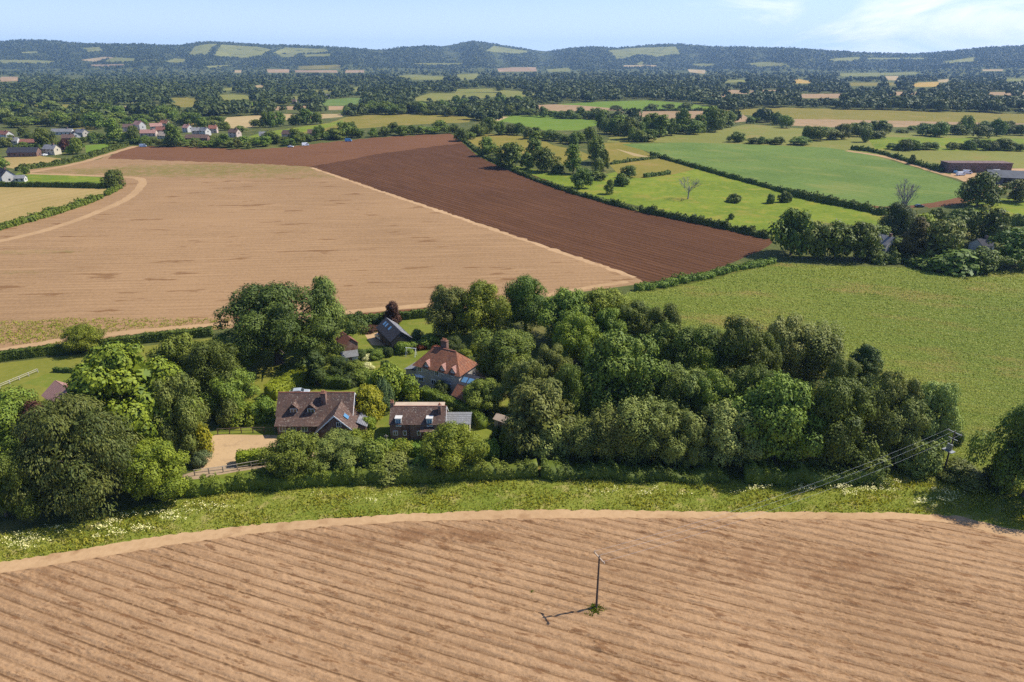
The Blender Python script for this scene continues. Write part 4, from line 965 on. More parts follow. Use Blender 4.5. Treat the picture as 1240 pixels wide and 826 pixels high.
VIL = [
 (7, 168, 20, -25, 'render_white', 'tile_red', 'red-roofed house with white gable at the left edge of the village'),
 (15, 177, 17, 10, 'render_white', 'slate', 'white house with grey roof below the red-roofed one on the left'),
 (36, 176, 22, 5, 'brick', 'tile_red', 'low red-roofed house between white house and round dark tree', dict(e=2.8, r=5, ch=False)),
 (31, 189, 34, 4, 'brick', 'slate_dark', 'long dark slate-roofed barn house beside the dry grass paddock', dict(e=3.2, r=6.2, W=8, ch=False)),
 (64, 187, 16, -12, 'render_cream', 'slate', 'cream house with grey roof at the right end of the long dark barn'),
 (77, 163, 24, 3, 'render_white', 'slate_pale', 'pale grey-roofed long white house in front of the small green paddock', dict(e=3, r=5.4)),
 (100, 166, 15, -25, 'render_grey', 'slate', 'grey house with brownish roof beside the pale long house'),
 (92, 169, 12, -50, 'render_white', 'slate_dark', 'small white gabled house with dark roof among village trees'),
 (84, 173, 12, 15, 'brick', 'tile_brown', 'brick house with brown roof peeping over purple tree'),
 (170, 158, 14, -35, 'render_white', 'tile_pink', 'tall white house with pink roof, highest in the village centre', dict(e=6, r=9)),
 (156, 159, 10, 20, 'render_pink', 'tile_brown', 'small brown-roofed house left of the tall white one'),
 (181, 165, 18, 6, 'render_pink', 'tile_pink', 'long pink-roofed house below the tall white one', dict(e=3.2, r=5.8)),
 (190, 158, 13, 30, 'render_pink', 'tile_pink', 'pink-roofed house between two orange-roofed ones'),
 (201, 154, 11, -20, 'render_cream', 'tile_orange', 'house with the brightest orange roof of the village centre'),
 (197, 163, 12, 0, 'render_pink', 'tile_red', 'red-roofed house in the middle of the village cluster'),
 (200, 170, 15, -30, 'render_cream', 'felt_tan', 'cream house with pale tan roof close to the brown field edge'),
 (228, 160, 10, -30, 'render_white', 'tile_pink', 'white gabled house with pink roof right of the tall village tree'),
 (238, 164, 9, 20, 'render_pink', 'slate_pale', 'small pale house first of two right of the pink gable'),
 (249, 164, 10, -25, 'render_white', 'slate', 'small white house with grey roof second right of the pink gable'),
 (240, 171, 26, 2, 'brick', 'tile_brown', 'long low brown-roofed building in front of two small pale houses', dict(e=3, r=5.4, ch=False)),
 (259, 161, 9, 10, 'render_pink', 'tile_red', 'reddish house at the right end of the village cluster'),
 (285, 166, 12, -20, 'render_pink', 'tile_brown', 'brownish house below the tan field right of the village'),
 (322, 170, 13, 15, 'render_grey', 'slate', 'grey-roofed cottage among trees above the far brown field edge'),
 (350, 168, 13, -15, 'render_grey', 'tile_brown', 'brown-roofed cottage among trees between two grey ones'),
 (380, 167, 12, 10, 'render_pink', 'tile_brown', 'pinkish cottage left of the dark hedgerow trees'),
 (366, 124.5, 7, 20, 'render_white', 'slate_pale', 'far white house beside the blue-green field'),
 (355, 126, 8, 0, 'render_pink', 'tile_brown', 'far brown-roofed house left of the far white one'),
 (396, 119, 5, 0, 'render_white', 'slate_pale', 'tiny white house at the top of the blue-green field'),
 (566, 105.5, 9, 0, 'render_white', 'slate_pale', 'far long white house above the distant green fields', dict(e=3, r=5)),
 (1070, 307, 13, -62, 'render_white', 'slate', 'white-gabled grey-roofed house hidden in the copse on the right'),
 (1187, 303, 14, 10, 'render_white', 'slate_dark', 'low white-walled house in trees right of the copse', dict(e=2.6, r=4.6)),
]
for v in VIL: far_house(*v[:7], **(v[7] if len(v) > 7 else {}))
far_house(8, 219, 26, -40, 'render_white', 'slate_dark', 'black-roofed white-gabled house beside the bright paddock at the left edge', W=7, e=3.6, r=7)
far_house(26, 220, 10, 15, 'render_white', 'slate_pale', 'small pale annexe right of the black-roofed house', W=5, e=2.4, r=3.8, ch=False, name='annexe', cat='annexe')
# farm on the right
P = g1(1180, 207); K = empty('farm_barn', tuple(P), math.radians(-2)); tag(K, 'long flat-topped brown barn behind the white vans of the farmyard', 'barn')
MB().box(-19, 19, -5, 5, -.5, 5.2).build('wall', 'brush_brown', K); MB().box(-19.3, 19.3, -5.3, 5.3, 5.2, 5.5).build('roof', 'brush_brown', K)
for x in (-13, -4, 5, 14): MB().box(x - 1.8, x + 1.8, -5.06, -4.98, 0, 3.6).build('barn_door', 'wood_dark', K)
P = g1(1224, 222); K = empty('farm_shed', tuple(P), math.radians(-20)); tag(K, 'wide black farm shed with low grey roof at the right edge of the farmyard', 'barn')
w = MB(); gable_wall(w, 26, 15, 4, 7); w.build('wall', 'black_cladding', K); rf = MB(); gable_roof(rf, 26, 15, 4, 7, .4, .2); rf.build('roof', 'steel_roof', K)
for x in (-8, 0, 8): MB().box(x - 2, x + 2, -7.58, -7.48, 0, 3.5).build('barn_door', 'steel_roof', K)

# ------------------------------------------------------------------ vehicles
CARS = {}
def car_parts(paint, van=False):
    if (paint, van) in CARS: return CARS[(paint, van)]
    H = 2.3 if van else 1.48
    side = ([(-2.6, .35), (2.55, .35), (2.6, .95), (2.3, 1.2), (1.6, 2.15), (1.3, H), (-2.55, H), (-2.6, 1.9)] if van else
            [(-2.1, .32), (2.1, .32), (2.15, .7), (1.95, .86), (1.05, .95), (.35, H - .04), (-.1, H), (-1.2, H - .03), (-1.95, 1.0), (-2.15, .9)])
    w = 1.0 if van else .88
    b = MB(); k = len(side)
    ring = lambda f, y: [(x, y * (1 - f * max(0, (z - .9)) * .28), z) for x, z in side]
    vs = ring(1, -w) + ring(1, w); b.add(vs, [tuple(range(k)), tuple(reversed(range(k, 2 * k)))] + [(i, i + k, (i + 1) % k + k, (i + 1) % k) for i in range(k)])
    body = b.mesh('car_body', paint)
    g = MB()
    if van:
        g.slab([(2.18, -.8, 1.36), (2.18, .8, 1.36), (1.66, .74, 2.06), (1.66, -.74, 2.06)], .03)
        for s in (-1, 1): g.box(.7, 1.7, s * .92 - .05, s * .92 + .05, 1.3, 1.95)
    else:
        g.slab([(.98, -.72, 1.0), (.98, .72, 1.0), (.42, .66, 1.4), (.42, -.66, 1.4)], .025); g.slab([(-1.86, .7, 1.05), (-1.86, -.7, 1.05), (-1.26, -.64, 1.41), (-1.26, .64, 1.41)], .025)
        for s in (-1, 1): g.prism([(.75, .97), (.33, 1.36), (-1.15, 1.38), (-1.6, 1.0)], 'y', s * .80 - .05, s * .80 + .05)
    glass = g.mesh('car_window', 'glass')
    wh = MB(); wh.tube([(0, -.1, 0), (0, .1, 0)], .32, 14); wheel = wh.mesh('car_wheel', 'rubber')
    hl = MB().box(-.04, .04, -.16, .16, -.08, .08).mesh('car_headlight', 'white_paint')
    CARS[(paint, van)] = (body, glass, wheel, hl, w, van); return CARS[(paint, van)]
def car(px, py, rz, paint, label, van=False, name=None, group=None):
    body, glass, wheel, hl, w, _ = car_parts(paint, van)
    P = g1(px, py); o = empty(name or ('parked_van' if van else 'parked_car'), tuple(P), math.radians(rz)); tag(o, label, 'van' if van else 'car', group)
    link('body', body, o); link('window', glass, o)
    for x in ((-1.55, 1.6) if van else (-1.3, 1.3)):
        for s in (-1, 1): c = link('wheel', wheel, o); c.location = (x, s * (w - .06), .32)
    for s in (-1, 1): c = link('headlight', hl, o); c.location = (2.6 if van else 2.13, s * (w - .25), .72)
    return o
car(462, 411, -52, 'car_silver', 'silver car parked on the gravel beside the black barn')
car(363, 478.5, 8, 'car_silver', 'silver car parked behind the ridge of the long brown-tiled house')
car(173.5, 178, 10, 'car_silver', 'grey van at the left corner of the ploughed field', True)
car(352, 178.5, 0, 'car_white', 'white car by cottages on the far edge of the ploughed field')
car(370, 176.5, 20, 'car_white', 'white van by cottages on the far edge of the ploughed field', True)
car(422, 171.5, 0, 'car_blue', 'blue van at the hedge along the far edge of the ploughed field', True)
car(55, 188.5, 70, 'car_white', 'white car beside the gable end of the long dark barn house')
car(139.5, 222.5, 30, 'car_white', 'white car under the lone round tree at the hedge corner')
for i, (px, py, rz, pt, vn, lb) in enumerate([(1163, 212.5, 10, 'car_white', True, 'white van parked second from the left in front of the brown barn'),
        (1171, 210.5, -15, 'car_white', True, 'tall white van parked against the middle of the brown barn'),
        (1157, 209.5, 50, 'car_blue', False, 'blue car at the left end of the brown barn'), (1193, 213, 5, 'car_white', False, 'white car between brown barn and black shed'),
        (1207, 210, 0, 'car_white', True, 'white van behind the black farm shed'), (1201, 222, 20, 'car_silver', False, 'silver car in the yard below the black farm shed'),
        (1113, 251, 0, 'car_dark', False, 'dark car at the lower corner of the blue-green crop field')]):
    car(px, py, rz, pt, lb, vn)
# ------------------------------------------------------------------ poles, wires, fences
def rail_fence(label, pts, h=1.2, mat='wood_grey', step=2.2, rails=(.5, 1.0), post=.07, gp=None):
    L = resample(gline(pts, 0) if gp is None else np.array(gp, float), step); Z = terrain(L[:, 0], L[:, 1])
    o = empty('post_and_rail_fence', (L[0, 0], L[0, 1], Z[0])); tag(o, label, 'fence'); B0 = Vector((L[0, 0], L[0, 1], Z[0]))
    pm = MB().box(-post, post, -post, post, -.3, h).mesh('fence_post', mat)
    for i in range(len(L)): c = link('post', pm, o); c.location = Vector((L[i, 0], L[i, 1], Z[i])) - B0
    for f in rails:
        m = MB()
        for i in range(len(L) - 1):
            a = Vector((L[i, 0], L[i, 1], Z[i] + h * f)) - B0; b = Vector((L[i+1, 0], L[i+1, 1], Z[i+1] + h * f)) - B0
            m.tube([a, b], .055, 4)
        m.build('rail', mat, o)
    return o
rail_fence('low brown rail fence along the lane in front of the gravel drive', [(236, 576), (270, 572), (305, 566), (338, 561)])
rail_fence('pale rail fence along the lane showing between hedgerow bushes', [(388, 556), (412, 553)], mat='felt_tan')
rail_fence('dark rail fence behind the gravel drive', [(264, 526), (300, 524), (334, 524)], mat='wood_dark')
rail_fence('white rail fence beside the lawn court on the left', [(0, 470), (22, 461), (46, 451)], mat='render_grey', h=.9, rails=(.55, 1.0))
def insulators(parent, pts):
    for p in pts: MB().tube([p, (p[0], p[1], p[2] + .22)], [.06, .05], 6).build('insulator', 'porcelain', parent)
PA = g1(722, 737); PB = g1(1142, 574)
dirw = math.atan2(PB[1] - PA[1], PB[0] - PA[0])
def power_pole(P, h, label, trans=False):
    o = empty('power_pole', tuple(P), dirw); tag(o, label, 'power pole')
    MB().tube([(0, 0, -.5), (0, 0, h)], [.17, .11], 10).build('pole', 'wood_pole', o)
    MB().box(-.07, .07, -1.25, 1.25, h - .28, h - .14).build('crossarm', 'felt_tan' if not trans else 'metal_grey', o)
    insulators(o, [(0, -1.1, h - .14), (0, 1.1, h - .14), (0, 0, h)])
    if trans:
        MB().box(-.5, -.18, -.45, .45, h - 3.6, h - 2.4).build('transformer', 'metal_grey', o)
        MB().box(-.9, .2, -.9, .9, h - 3.75, h - 3.62).build('platform', 'metal_grey', o)
        MB().box(-.06, .06, -.8, .8, h - 1.5, h - 1.38).build('crossarm', 'metal_grey', o)
    return o
HA = 8.7; HB = 8.6
power_pole(PA, HA, 'lone wooden power pole standing in the tilled foreground field')
power_pole(PB, HB, 'power pole with transformer box at the right end of the wood', True)
nw = Vector((-math.sin(dirw), math.cos(dirw), 0))
back = g1(180, 1000)
for k, (off, dz) in enumerate(((-1.1, .06), (0, .22), (1.1, .06))):
    a = Vector(PA) + nw * off + Vector((0, 0, HA + dz - .02)); b = Vector(PB) + nw * off + Vector((0, 0, HB + dz - .02))
    pts = [a.lerp(b, t) - Vector((0, 0, 1.6 * 4 * t * (1 - t))) for t in np.linspace(0, 1, 24)]
    m = MB(); m.tube(pts, .010, 4)
    tag(m.build('power_line', 'lead'), ['power line wire nearest the camera, strung between the two poles', 'middle power line wire strung between the two poles', 'power line wire farthest from the camera, strung between the two poles'][k], 'power line')
P = g1(469.5, 553); o = empty('telegraph_pole', tuple(P)); tag(o, 'thin grey post in the lane hedge left of the cottage', 'pole')
MB().tube([(0, 0, -.3), (0, 0, 4.6)], [.1, .08], 8).build('pole', 'wood_grey', o); MB().box(-.35, .35, -.05, .05, 4.3, 4.4).build('crossarm', 'wood_grey', o)
# terrace parasols and the white frame on the lawn
def parasol(px, py, r, tilt, label):
    P = g1(px, py); o = empty('parasol', tuple(P)); tag(o, label, 'parasol')
    MB().tube([(0, 0, 0), (0, 0, 2.5)], .035, 6).build('pole', 'wood_grey', o)
    m = MB(); vs = [(0, 0, 2.75)] + [(math.cos(a) * r, math.sin(a) * r, 2.15) for a in np.linspace(0, 2 * math.pi, 9)[:-1]] + [(0, 0, 2.7)] + [(math.cos(a) * r, math.sin(a) * r, 2.1) for a in np.linspace(0, 2 * math.pi, 9)[:-1]]
    m.add(vs, [(0, 1 + i, 1 + (i + 1) % 8) for i in range(8)] + [(9, 10 + (i + 1) % 8, 10 + i) for i in range(8)] + [(1 + i, 10 + i, 10 + (i + 1) % 8, 1 + (i + 1) % 8) for i in range(8)])
    c = m.build('canopy', 'canvas_white', o); c.rotation_euler = (tilt, 0, 0)
parasol(512, 464, 1.7, 0, 'white parasol left of the two on the paved terrace')
parasol(528, 466, 1.5, .1, 'white parasol right of the two on the paved terrace')
P = g1(498, 431); o = empty('garden_swing_frame', tuple(P), math.radians(-12)); tag(o, 'white swing frame on the lawn behind the hipped house', 'swing frame')
for x in (-1.2, 1.2):
    for s in (-1, 1): MB().tube([(x, s * .7, 0), (x, 0, 2.1)], .06, 6).build('leg', 'white_paint', o)
MB().tube([(-1.4, 0, 2.1), (1.4, 0, 2.1)], .07, 6).build('top_bar', 'white_paint', o)
P = g1(121, 571)
# ------------------------------------------------------------------ trees one can tell apart, near the hamlet
NEAR = [
 # left clump
 ('mid', 12, 474, 74, 560, 'mid-green tree at the left edge behind the purple shrub'),
 ('mid', 52, 480, 50, 548, 'leafy green tree between left edge and pink-tiled bungalow'),
 ('purple', 57, 486, 42, 556, 'dark purple tree tucked behind the big drooping olive tree'),
 ('weep', 108, 476, 150, 634, 'huge drooping olive-grey tree, largest of the left clump'),
 ('mid', 8, 530, 70, 640, 'dark green tree low at the left edge of the photo in front of the clump'),
 ('oak', 36, 545, 64, 640, 'dark tree left of the drooping olive tree, in its shade'),
 ('chestnut', 167, 417, 128, 575, 'big yellow-green domed tree, brightest of the left clump'),
 ('bright', 196, 534, 74, 618, 'small light-green tree at the right foot of the drooping olive tree'),
 ('grey', 228, 452, 56, 560, 'greyish loose tree leaning right out of the yellow-green domed tree'),
 ('shrub_gold', 244, 508, 34, 553, 'yellow-tipped shrub at the left edge of the gravel drive'),
 ('mid', 226, 405, 76, 496, 'bluish-green tree right of the yellow-green domed tree'),
 ('oak', 268, 410, 70, 505, 'dark green tree between bluish-green tree and the giant oak'),
 ('mid', 280, 448, 56, 512, 'bushy tree above the silver-grey shrub near the drive'),
 ('shrub_blue', 217, 533, 26, 562, 'small dark blue-grey shrub under the yellow-green domed tree'),
 ('shrub_blue', 243, 545, 24, 567, 'blue-grey round shrub at the lane end of the gravel drive'),
 ('shrub_grey', 279, 478, 34, 517, 'silver-grey bushy shrub above the gravel drive'),
 ('shrub_bright', 302, 488, 34, 517, 'bright green shrub behind the dark rail fence'),
 ('shrub', 322, 480, 30, 513, 'green shrub at the left gable of the long brown-tiled house'),
 ('giant', 338, 340, 152, 462, 'giant dark oak, tallest tree behind the long brown-tiled house'),
 ('birch', 397, 334, 46, 428, 'tall slender grey-green birch right behind the giant oak'),
 ('oak', 391, 392, 52, 448, 'dark tree hanging over the lawn right of the giant oak'),
 ('oak', 284, 400, 56, 456, 'low spreading dark tree under the left side of the giant oak'),
 ('column', 384, 424, 24, 470, 'slim dark upright tree standing on the small lawn behind the brown-tiled house'),
 ('yew', 411, 432, 30, 458, 'round dark bush between upright tree and greenhouse'),
 ('bright', 104, 392, 44, 432, 'lone bushy tree standing in the long clipped hedge on the left'),
 ('purple', 476, 365, 22, 396, 'small purple tree behind the black barn'),
 # gardens
 ('shrub_bright', 419, 384, 16, 398, 'lime-green bush on the hedge left of the black barn'),
 ('shrub', 428, 388, 16, 404, 'green bush second from the left on the hedge left of the barn'),
 ('shrub_dark', 435, 376, 12, 394, 'dark upright bush in the far hedge left of the barn'),
 ('shrub_dark', 455, 382, 14, 394, 'dark bush at the left end of the barn roof'),
 ('shrub_purple', 448, 394, 24, 404, 'low purplish hedge bush beside the lawn left of the barn'),
 ('shrub', 488, 412, 28, 430, 'green bush at the near end of the black barn'),
 ('shrub_dark', 470, 420, 12, 433, 'small dark clipped bush on the garden hedge below the silver car'),
 ('shrub_grey', 505, 398, 16, 412, 'pale green bush on the lawn right of the black barn'),
 ('shrub', 520, 404, 26, 422, 'green bush left of the red shrub behind the hipped house'),
 ('shrub_red', 510, 414, 18, 424, 'dark red shrub behind the left end of the hipped house'),
 ('shrub_red', 529, 418, 14, 428, 'dark red bush behind the tall brick chimney'),
 ('yew', 549, 407, 30, 436, 'smooth rounded evergreen right of the tall brick chimney'),
 ('shrub_bright', 564, 422, 18, 438, 'light green shrub right of the hipped house roof'),
 ('shrub_grey', 569, 430, 12, 440, 'grey-green shrub by the path right of the hipped house'),
 ('shrub', 456, 424, 18, 436, 'green shrub in the garden hedge left of the small dark bush'),
 ('shrub_white', 444, 428, 14, 437, 'white-flowering shrub in the garden hedge near the greenhouse'),
 ('shrub_dark', 437, 424, 18, 437, 'dark shrub in the garden hedge near the greenhouse'),
 ('shrub_white', 445, 438, 16, 449, 'pale flowering shrub on the lawn right of the greenhouse'),
 ('shrub', 428, 436, 22, 456, 'green shrub in front of the greenhouse'),
 ('shrub', 440, 446, 26, 466, 'olive shrub in the middle of the garden shrubbery'),
 ('shrub_dark', 424, 452, 24, 470, 'dark shrub above the dark clipped hedge'),
 ('shrub_dark', 468, 436, 16, 455, 'dark spiky shrub at the edge of the garden lawn'),
 ('shrub_bright', 478, 440, 48, 492, 'large bright-green bushy shrub left of the paved terrace'),
 ('shrub', 460, 450, 30, 484, 'mid-green shrub behind the golden conifer'),
 ('shrub_blue', 467, 458, 22, 502, 'blue-green conifer bush right of the golden one'),
 ('gold', 448, 465, 37, 514, 'golden-yellow conifer between the two brown-tiled houses'),
 ('shrub_bright', 446, 503, 20, 524, 'bright shrub at the foot of the golden conifer'),
 ('shrub_gold', 503, 474, 8, 484, 'tiny yellow ball bush behind the cottage roof'),
 ('shrub', 495, 482, 18, 492, 'small green bush behind the cottage roof'),
 ('shrub_dark', 535, 461, 22, 482, 'dark round bush below the white parasols'),
 ('shrub', 548, 492, 9, 503, 'small round clipped bush by the cottage extension'),
 ('mid', 588, 458, 54, 506, 'round leafy tree right of the small orange-roofed store'),
 ('mid', 614, 397, 78, 466, 'round broad green tree right of the hipped house'),
 ('shrub_bright', 582, 414, 22, 432, 'light green shrub left of the round broad tree'),
 ('grey', 545, 346, 50, 418, 'dark feathery willow at the field edge left of the bright oak'),
 ('bright', 583, 339, 62, 420, 'bright yellow-green oak at the edge of the stubble field'),
 ('oak', 636, 333, 66, 412, 'dark wide oak right of the bright yellow-green oak'),
 ('shrub_dark', 601, 514, 16, 548, 'dark narrow bush left of the tan-roofed garden shed'),
 ('shrub', 615, 512, 20, 555, 'narrow green bush below the tan-roofed garden shed'),
 ('shrub', 592, 530, 26, 562, 'green bush right of the light green roadside tree'),
 ('shrub_bright', 630, 492, 20, 520, 'light green bush right of the tan-roofed garden shed'),
 # the wood
 ('mid', 688, 349, 70, 428, 'green tree first right of the dark wide oak along the stubble edge'),
 ('bright', 728, 350, 74, 428, 'yellow-green tree in the far row where stubble meets ploughed corner'),
 ('oak', 764, 364, 66, 436, 'dark tree at the far right corner of the wood beside the green field'),
 ('bright', 696, 379, 56, 452, 'light green tree in front of the far row in the wood'),
 ('mid', 734, 372, 50, 440, 'small tree wedged between far row and the dominant round tree'),
 ('oak', 800, 367, 56, 450, 'dark tree where the wood borders the green field'),
 ('mid', 748, 400, 100, 528, 'dominant round green tree in the middle of the wood'),
 ('grey', 668, 418, 44, 478, 'thin greyish tree by the clearing in the wood'),
 ('mid', 804, 388, 54, 476, 'green tree on the right shoulder of the dominant round tree'),
 ('oak', 838, 392, 72, 492, 'tall dark tree right of the middle of the wood'),
 ('bright', 846, 420, 50, 500, 'light-tipped tree in front of the tall dark one'),
 ('oak', 884, 384, 84, 500, 'tall dark tree left of the silvery willows'),
 ('mid', 915, 402, 44, 480, 'mid-green tree touching the left side of the silvery willows'),
 ('silver', 945, 381, 66, 466, 'big silvery willow with upright stems at the back of the wood'),
 ('upright', 984, 389, 56, 466, 'smaller silvery willow right of the big one'),
 ('pine', 1037, 416, 42, 488, 'dark ragged pine at the back right of the wood'),
 ('grey', 1012, 432, 40, 500, 'grey-green tree between silvery willow and dark pine'),
 ('grey', 826, 444, 66, 530, 'grey-green tree behind the pale front row of the wood'),
 ('mid', 862, 452, 60, 540, 'green tree behind the whitish front tree'),
 ('mid', 936, 454, 100, 580, 'broad domed tree, left half of the big pair at the front of the wood'),
 ('oak', 1002, 456, 100, 582, 'broad domed dark tree, right half of the big pair at the front of the wood'),
 ('grey', 1068, 452, 58, 556, 'grey-green tree behind the right end of the wood'),
 ('grey', 1084, 478, 70, 572, 'wide grey tree at the right end of the wood'),
 ('silver', 1120, 461, 58, 560, 'pale leafy tree beside the pole with transformer'),
 ('shrub_dark', 1150, 515, 26, 542, 'dark bush behind the pole with transformer'),
 ('shrub_grey', 1110, 528, 60, 578, 'grey-green bush at the foot of the pole with transformer'),
 ('shrub', 1047, 535, 60, 582, 'green bush under the wires at the right end of the wood'),
 ('shrub_grey', 1165, 560, 56, 592, 'low grey-green bramble bush right of the pole with transformer'),
 ('grey', 637, 434, 52, 508, 'grey-leaved tree left of the path through the wood'),
 ('birch', 652, 458, 84, 560, 'loose grey willow at the front left of the wood'),
 ('shrub_silver', 668, 506, 46, 560, 'pale green bush at the foot of the loose grey willow'),
 ('upright', 708, 508, 44, 564, 'small round-headed willow, leftmost of the pale front row'),
 ('upright', 738, 492, 50, 568, 'tall upright willow second in the pale front row'),
 ('upright', 772, 480, 56, 570, 'tallest upright willow of the pale front row'),
 ('grey', 806, 490, 70, 574, 'grey bushy willow fourth in the pale front row'),
 ('grey', 836, 512, 44, 574, 'low grey willow left of the whitish front tree'),
 ('silver', 880, 487, 80, 575, 'whitish-green tree at the front of the wood'),
 ('oak', 690, 440, 50, 530, 'dark tree in deep shade left of the dominant round tree'),
 ('oak', 800, 440, 60, 530, 'dark shaded tree right behind the tallest upright willow'),
 ('oak', 900, 440, 60, 540, 'dark shaded tree behind the broad domed pair'),
 ('oak', 1042, 470, 50, 566, 'dark shaded tree between broad domed pair and wide grey tree'),
 ('oak', 1240, 477, 108, 624, 'big brownish-green tree cut by the right edge of the photo'),
 ('shrub_dark', 1208, 545, 40, 598, 'dark bush at the left foot of the big tree on the right edge'),
 # lane
 ('mid', 360, 522, 66, 590, 'bushy green tree in the lane hedge in front of the brown-tiled house'),
 ('grey', 412, 524, 60, 578, 'grey-green bushy tree in the lane hedge right of the bushy green one'),
 ('shrub', 452, 532, 44, 576, 'green bush in the lane hedge below the golden conifer'),
 ('shrub_bright', 486, 533, 42, 560, 'bright bush in front of the cottage windows'),
 ('shrub_grey', 478, 548, 56, 582, 'grey-green bush low in the lane hedge below the cottage'),
 ('shrub', 520, 548, 44, 580, 'dark green bush left of the light green roadside tree'),
 ('bright', 549, 511, 68, 584, 'light green willow-like tree hiding the right end of the cottage'),
 ('shrub_bright', 434, 521, 36, 550, 'bright bush in front of the long brown-tiled house wing'),
 # mid right copse
 ('m_oak', 957, 252, 52, 314, 'large leafy tree at the left end of the right-hand copse'),
 ('m_grey', 985, 268, 34, 316, 'grey-green tree second from the left in the copse'),
 ('m_oak', 1010, 268, 40, 318, 'tree third from the left in the copse'),
 ('m_oak', 1038, 268, 46, 319, 'dark tree left of the white-gabled copse house'),
 ('m_mid', 1058, 272, 32, 300, 'green tree above the white-gabled copse house'),
 ('m_oak', 1055, 296, 40, 318, 'bushy tree in front of the white-gabled copse house'),
 ('yew', 1082, 246, 40, 292, 'dark pointed tree at the foot of the bare dead tree'),
 ('fir', 1104, 262, 34, 318, 'brownish tall fir in the middle of the copse'),
 ('m_mid', 1090, 288, 36, 312, 'green tree right of the white-gabled copse house'),
 ('m_bright', 1117, 258, 36, 286, 'yellowish tree at the back of the copse'),
 ('m_grey', 1136, 266, 48, 322, 'pale round tree right of the brownish fir'),
 ('m_oak', 1132, 252, 26, 278, 'small dark tree at the back of the copse'),
 ('m_oak', 1163, 251, 46, 290, 'dark tree at the back right of the copse'),
 ('m_grey', 1150, 262, 34, 300, 'grey-green tree behind the rounded bush of the copse'),
 ('m_shrub', 1157, 300, 66, 334, 'wide rounded bush at the front right of the copse'),
 ('m_shrub', 1115, 308, 50, 326, 'low bush at the front of the copse under the fir'),
 ('m_oak', 1197, 251, 42, 302, 'dark round tree on the bright pasture behind the copse'),
 ('m_oak', 1228, 277, 56, 328, 'dark tree by the right edge of the photo near the low white house'),
 ('m_oak', 1190, 300, 50, 332, 'dark tree between wide rounded bush and the right edge'),
 ('m_oak', 1183, 208, 44, 253, 'big round oak standing alone before the farmyard'),
 ('m_grey', 1229, 217, 40, 247, 'grey-green oak right of the big round oak'),
 # valley between ploughed field and blue-green crop
 ('m_mid', 590, 165, 22, 190, 'small tree at the top of the ploughed field side hedge'),
 ('m_oak', 619, 172, 38, 206, 'wide dark tree in the pasture right of the ploughed field'),
 ('m_oak', 640, 184, 20, 206, 'narrow tree right of the wide dark pasture tree'),
 ('m_oak', 660, 178, 30, 210, 'round dark tree in the middle of the pasture clump'),
 ('m_tall', 648, 158, 20, 190, 'tall grey-green tree rising above the pasture clump'),
 ('m_shrub', 676, 199, 16, 211, 'low bush right of the round dark pasture tree'),
 ('m_tall', 694, 174, 20, 212, 'slim poplar standing in the pasture'),
 ('m_oak', 704, 203, 26, 230, 'round dark tree close to the ploughed field hedge'),
 ('m_mid', 720, 164, 30, 200, 'tall bright tree at the tan patch of the valley'),
 ('m_oak', 731, 181, 16, 208, 'dark tree at the right of the tall bright valley tree'),
 ('m_grey', 724, 190, 16, 212, 'grey-green tree below the tall bright valley tree'),
 ('m_mid', 738, 217, 13, 236, 'small egg-shaped tree right of the round dark hedge tree'),
 ('m_oak', 762, 200, 21, 217, 'round tree in the valley beside the grey scrub'),
 ('m_shrub', 752, 210, 20, 226, 'rounded bush below the round valley tree'),
 ('m_shrub', 722, 207, 26, 219, 'greyish scrub left of the rounded valley bush'),
 ('m_shrub', 889, 234, 18, 246, 'round bush alone on the bright pasture right of the dead tree'),
 ('m_shrub', 885, 258, 7, 266, 'tiny pointed bush on the ploughed field hedge'),
 ('m_shrub', 933, 234, 12, 247, 'left bush of a pair on the crop hedge'),
 ('m_shrub', 950, 231, 15, 246, 'right bush of a pair on the crop hedge'),
 ('m_oak', 139, 205, 23, 228, 'lone round dark tree at the hedge corner beside the stubble field'),
 ('m_tall', 3, 186, 20, 217, 'tall thin tree behind the black-roofed house on the left edge'),
 ('m_shrub', 32, 202, 7, 211, 'small bush at the track junction near the black-roofed house'),
 ('m_shrub', 1104, 187, 10, 199, 'small bush beside the farm road to the brown barn'),
 ('m_purple', 80, 168, 14, 184, 'purple tree among the village houses'),
 ('m_bright', 84, 177, 8, 187, 'small lime-green tree below the purple village tree'),
 ('m_oak', 55, 155, 26, 182, 'round dark tree above the long dark barn house'),
 ('m_mid', 95, 166, 18, 187, 'leafy tree right of the purple village tree'),
 ('m_tall', 139, 143, 20, 172, 'tall dark tree left of the white village house'),
 ('m_bright', 153, 160, 13, 172, 'lime-green tree left of the pink-roofed village house'),
 ('m_oak', 162, 152, 14, 172, 'dark tree in front of the tall white village house'),
 ('m_oak', 212, 148, 20, 178, 'tall dark round tree in the middle of the village'),
]
for k, cx, top, w, base, lab in NEAR: tree_px(k, cx, top, w, base, lab)

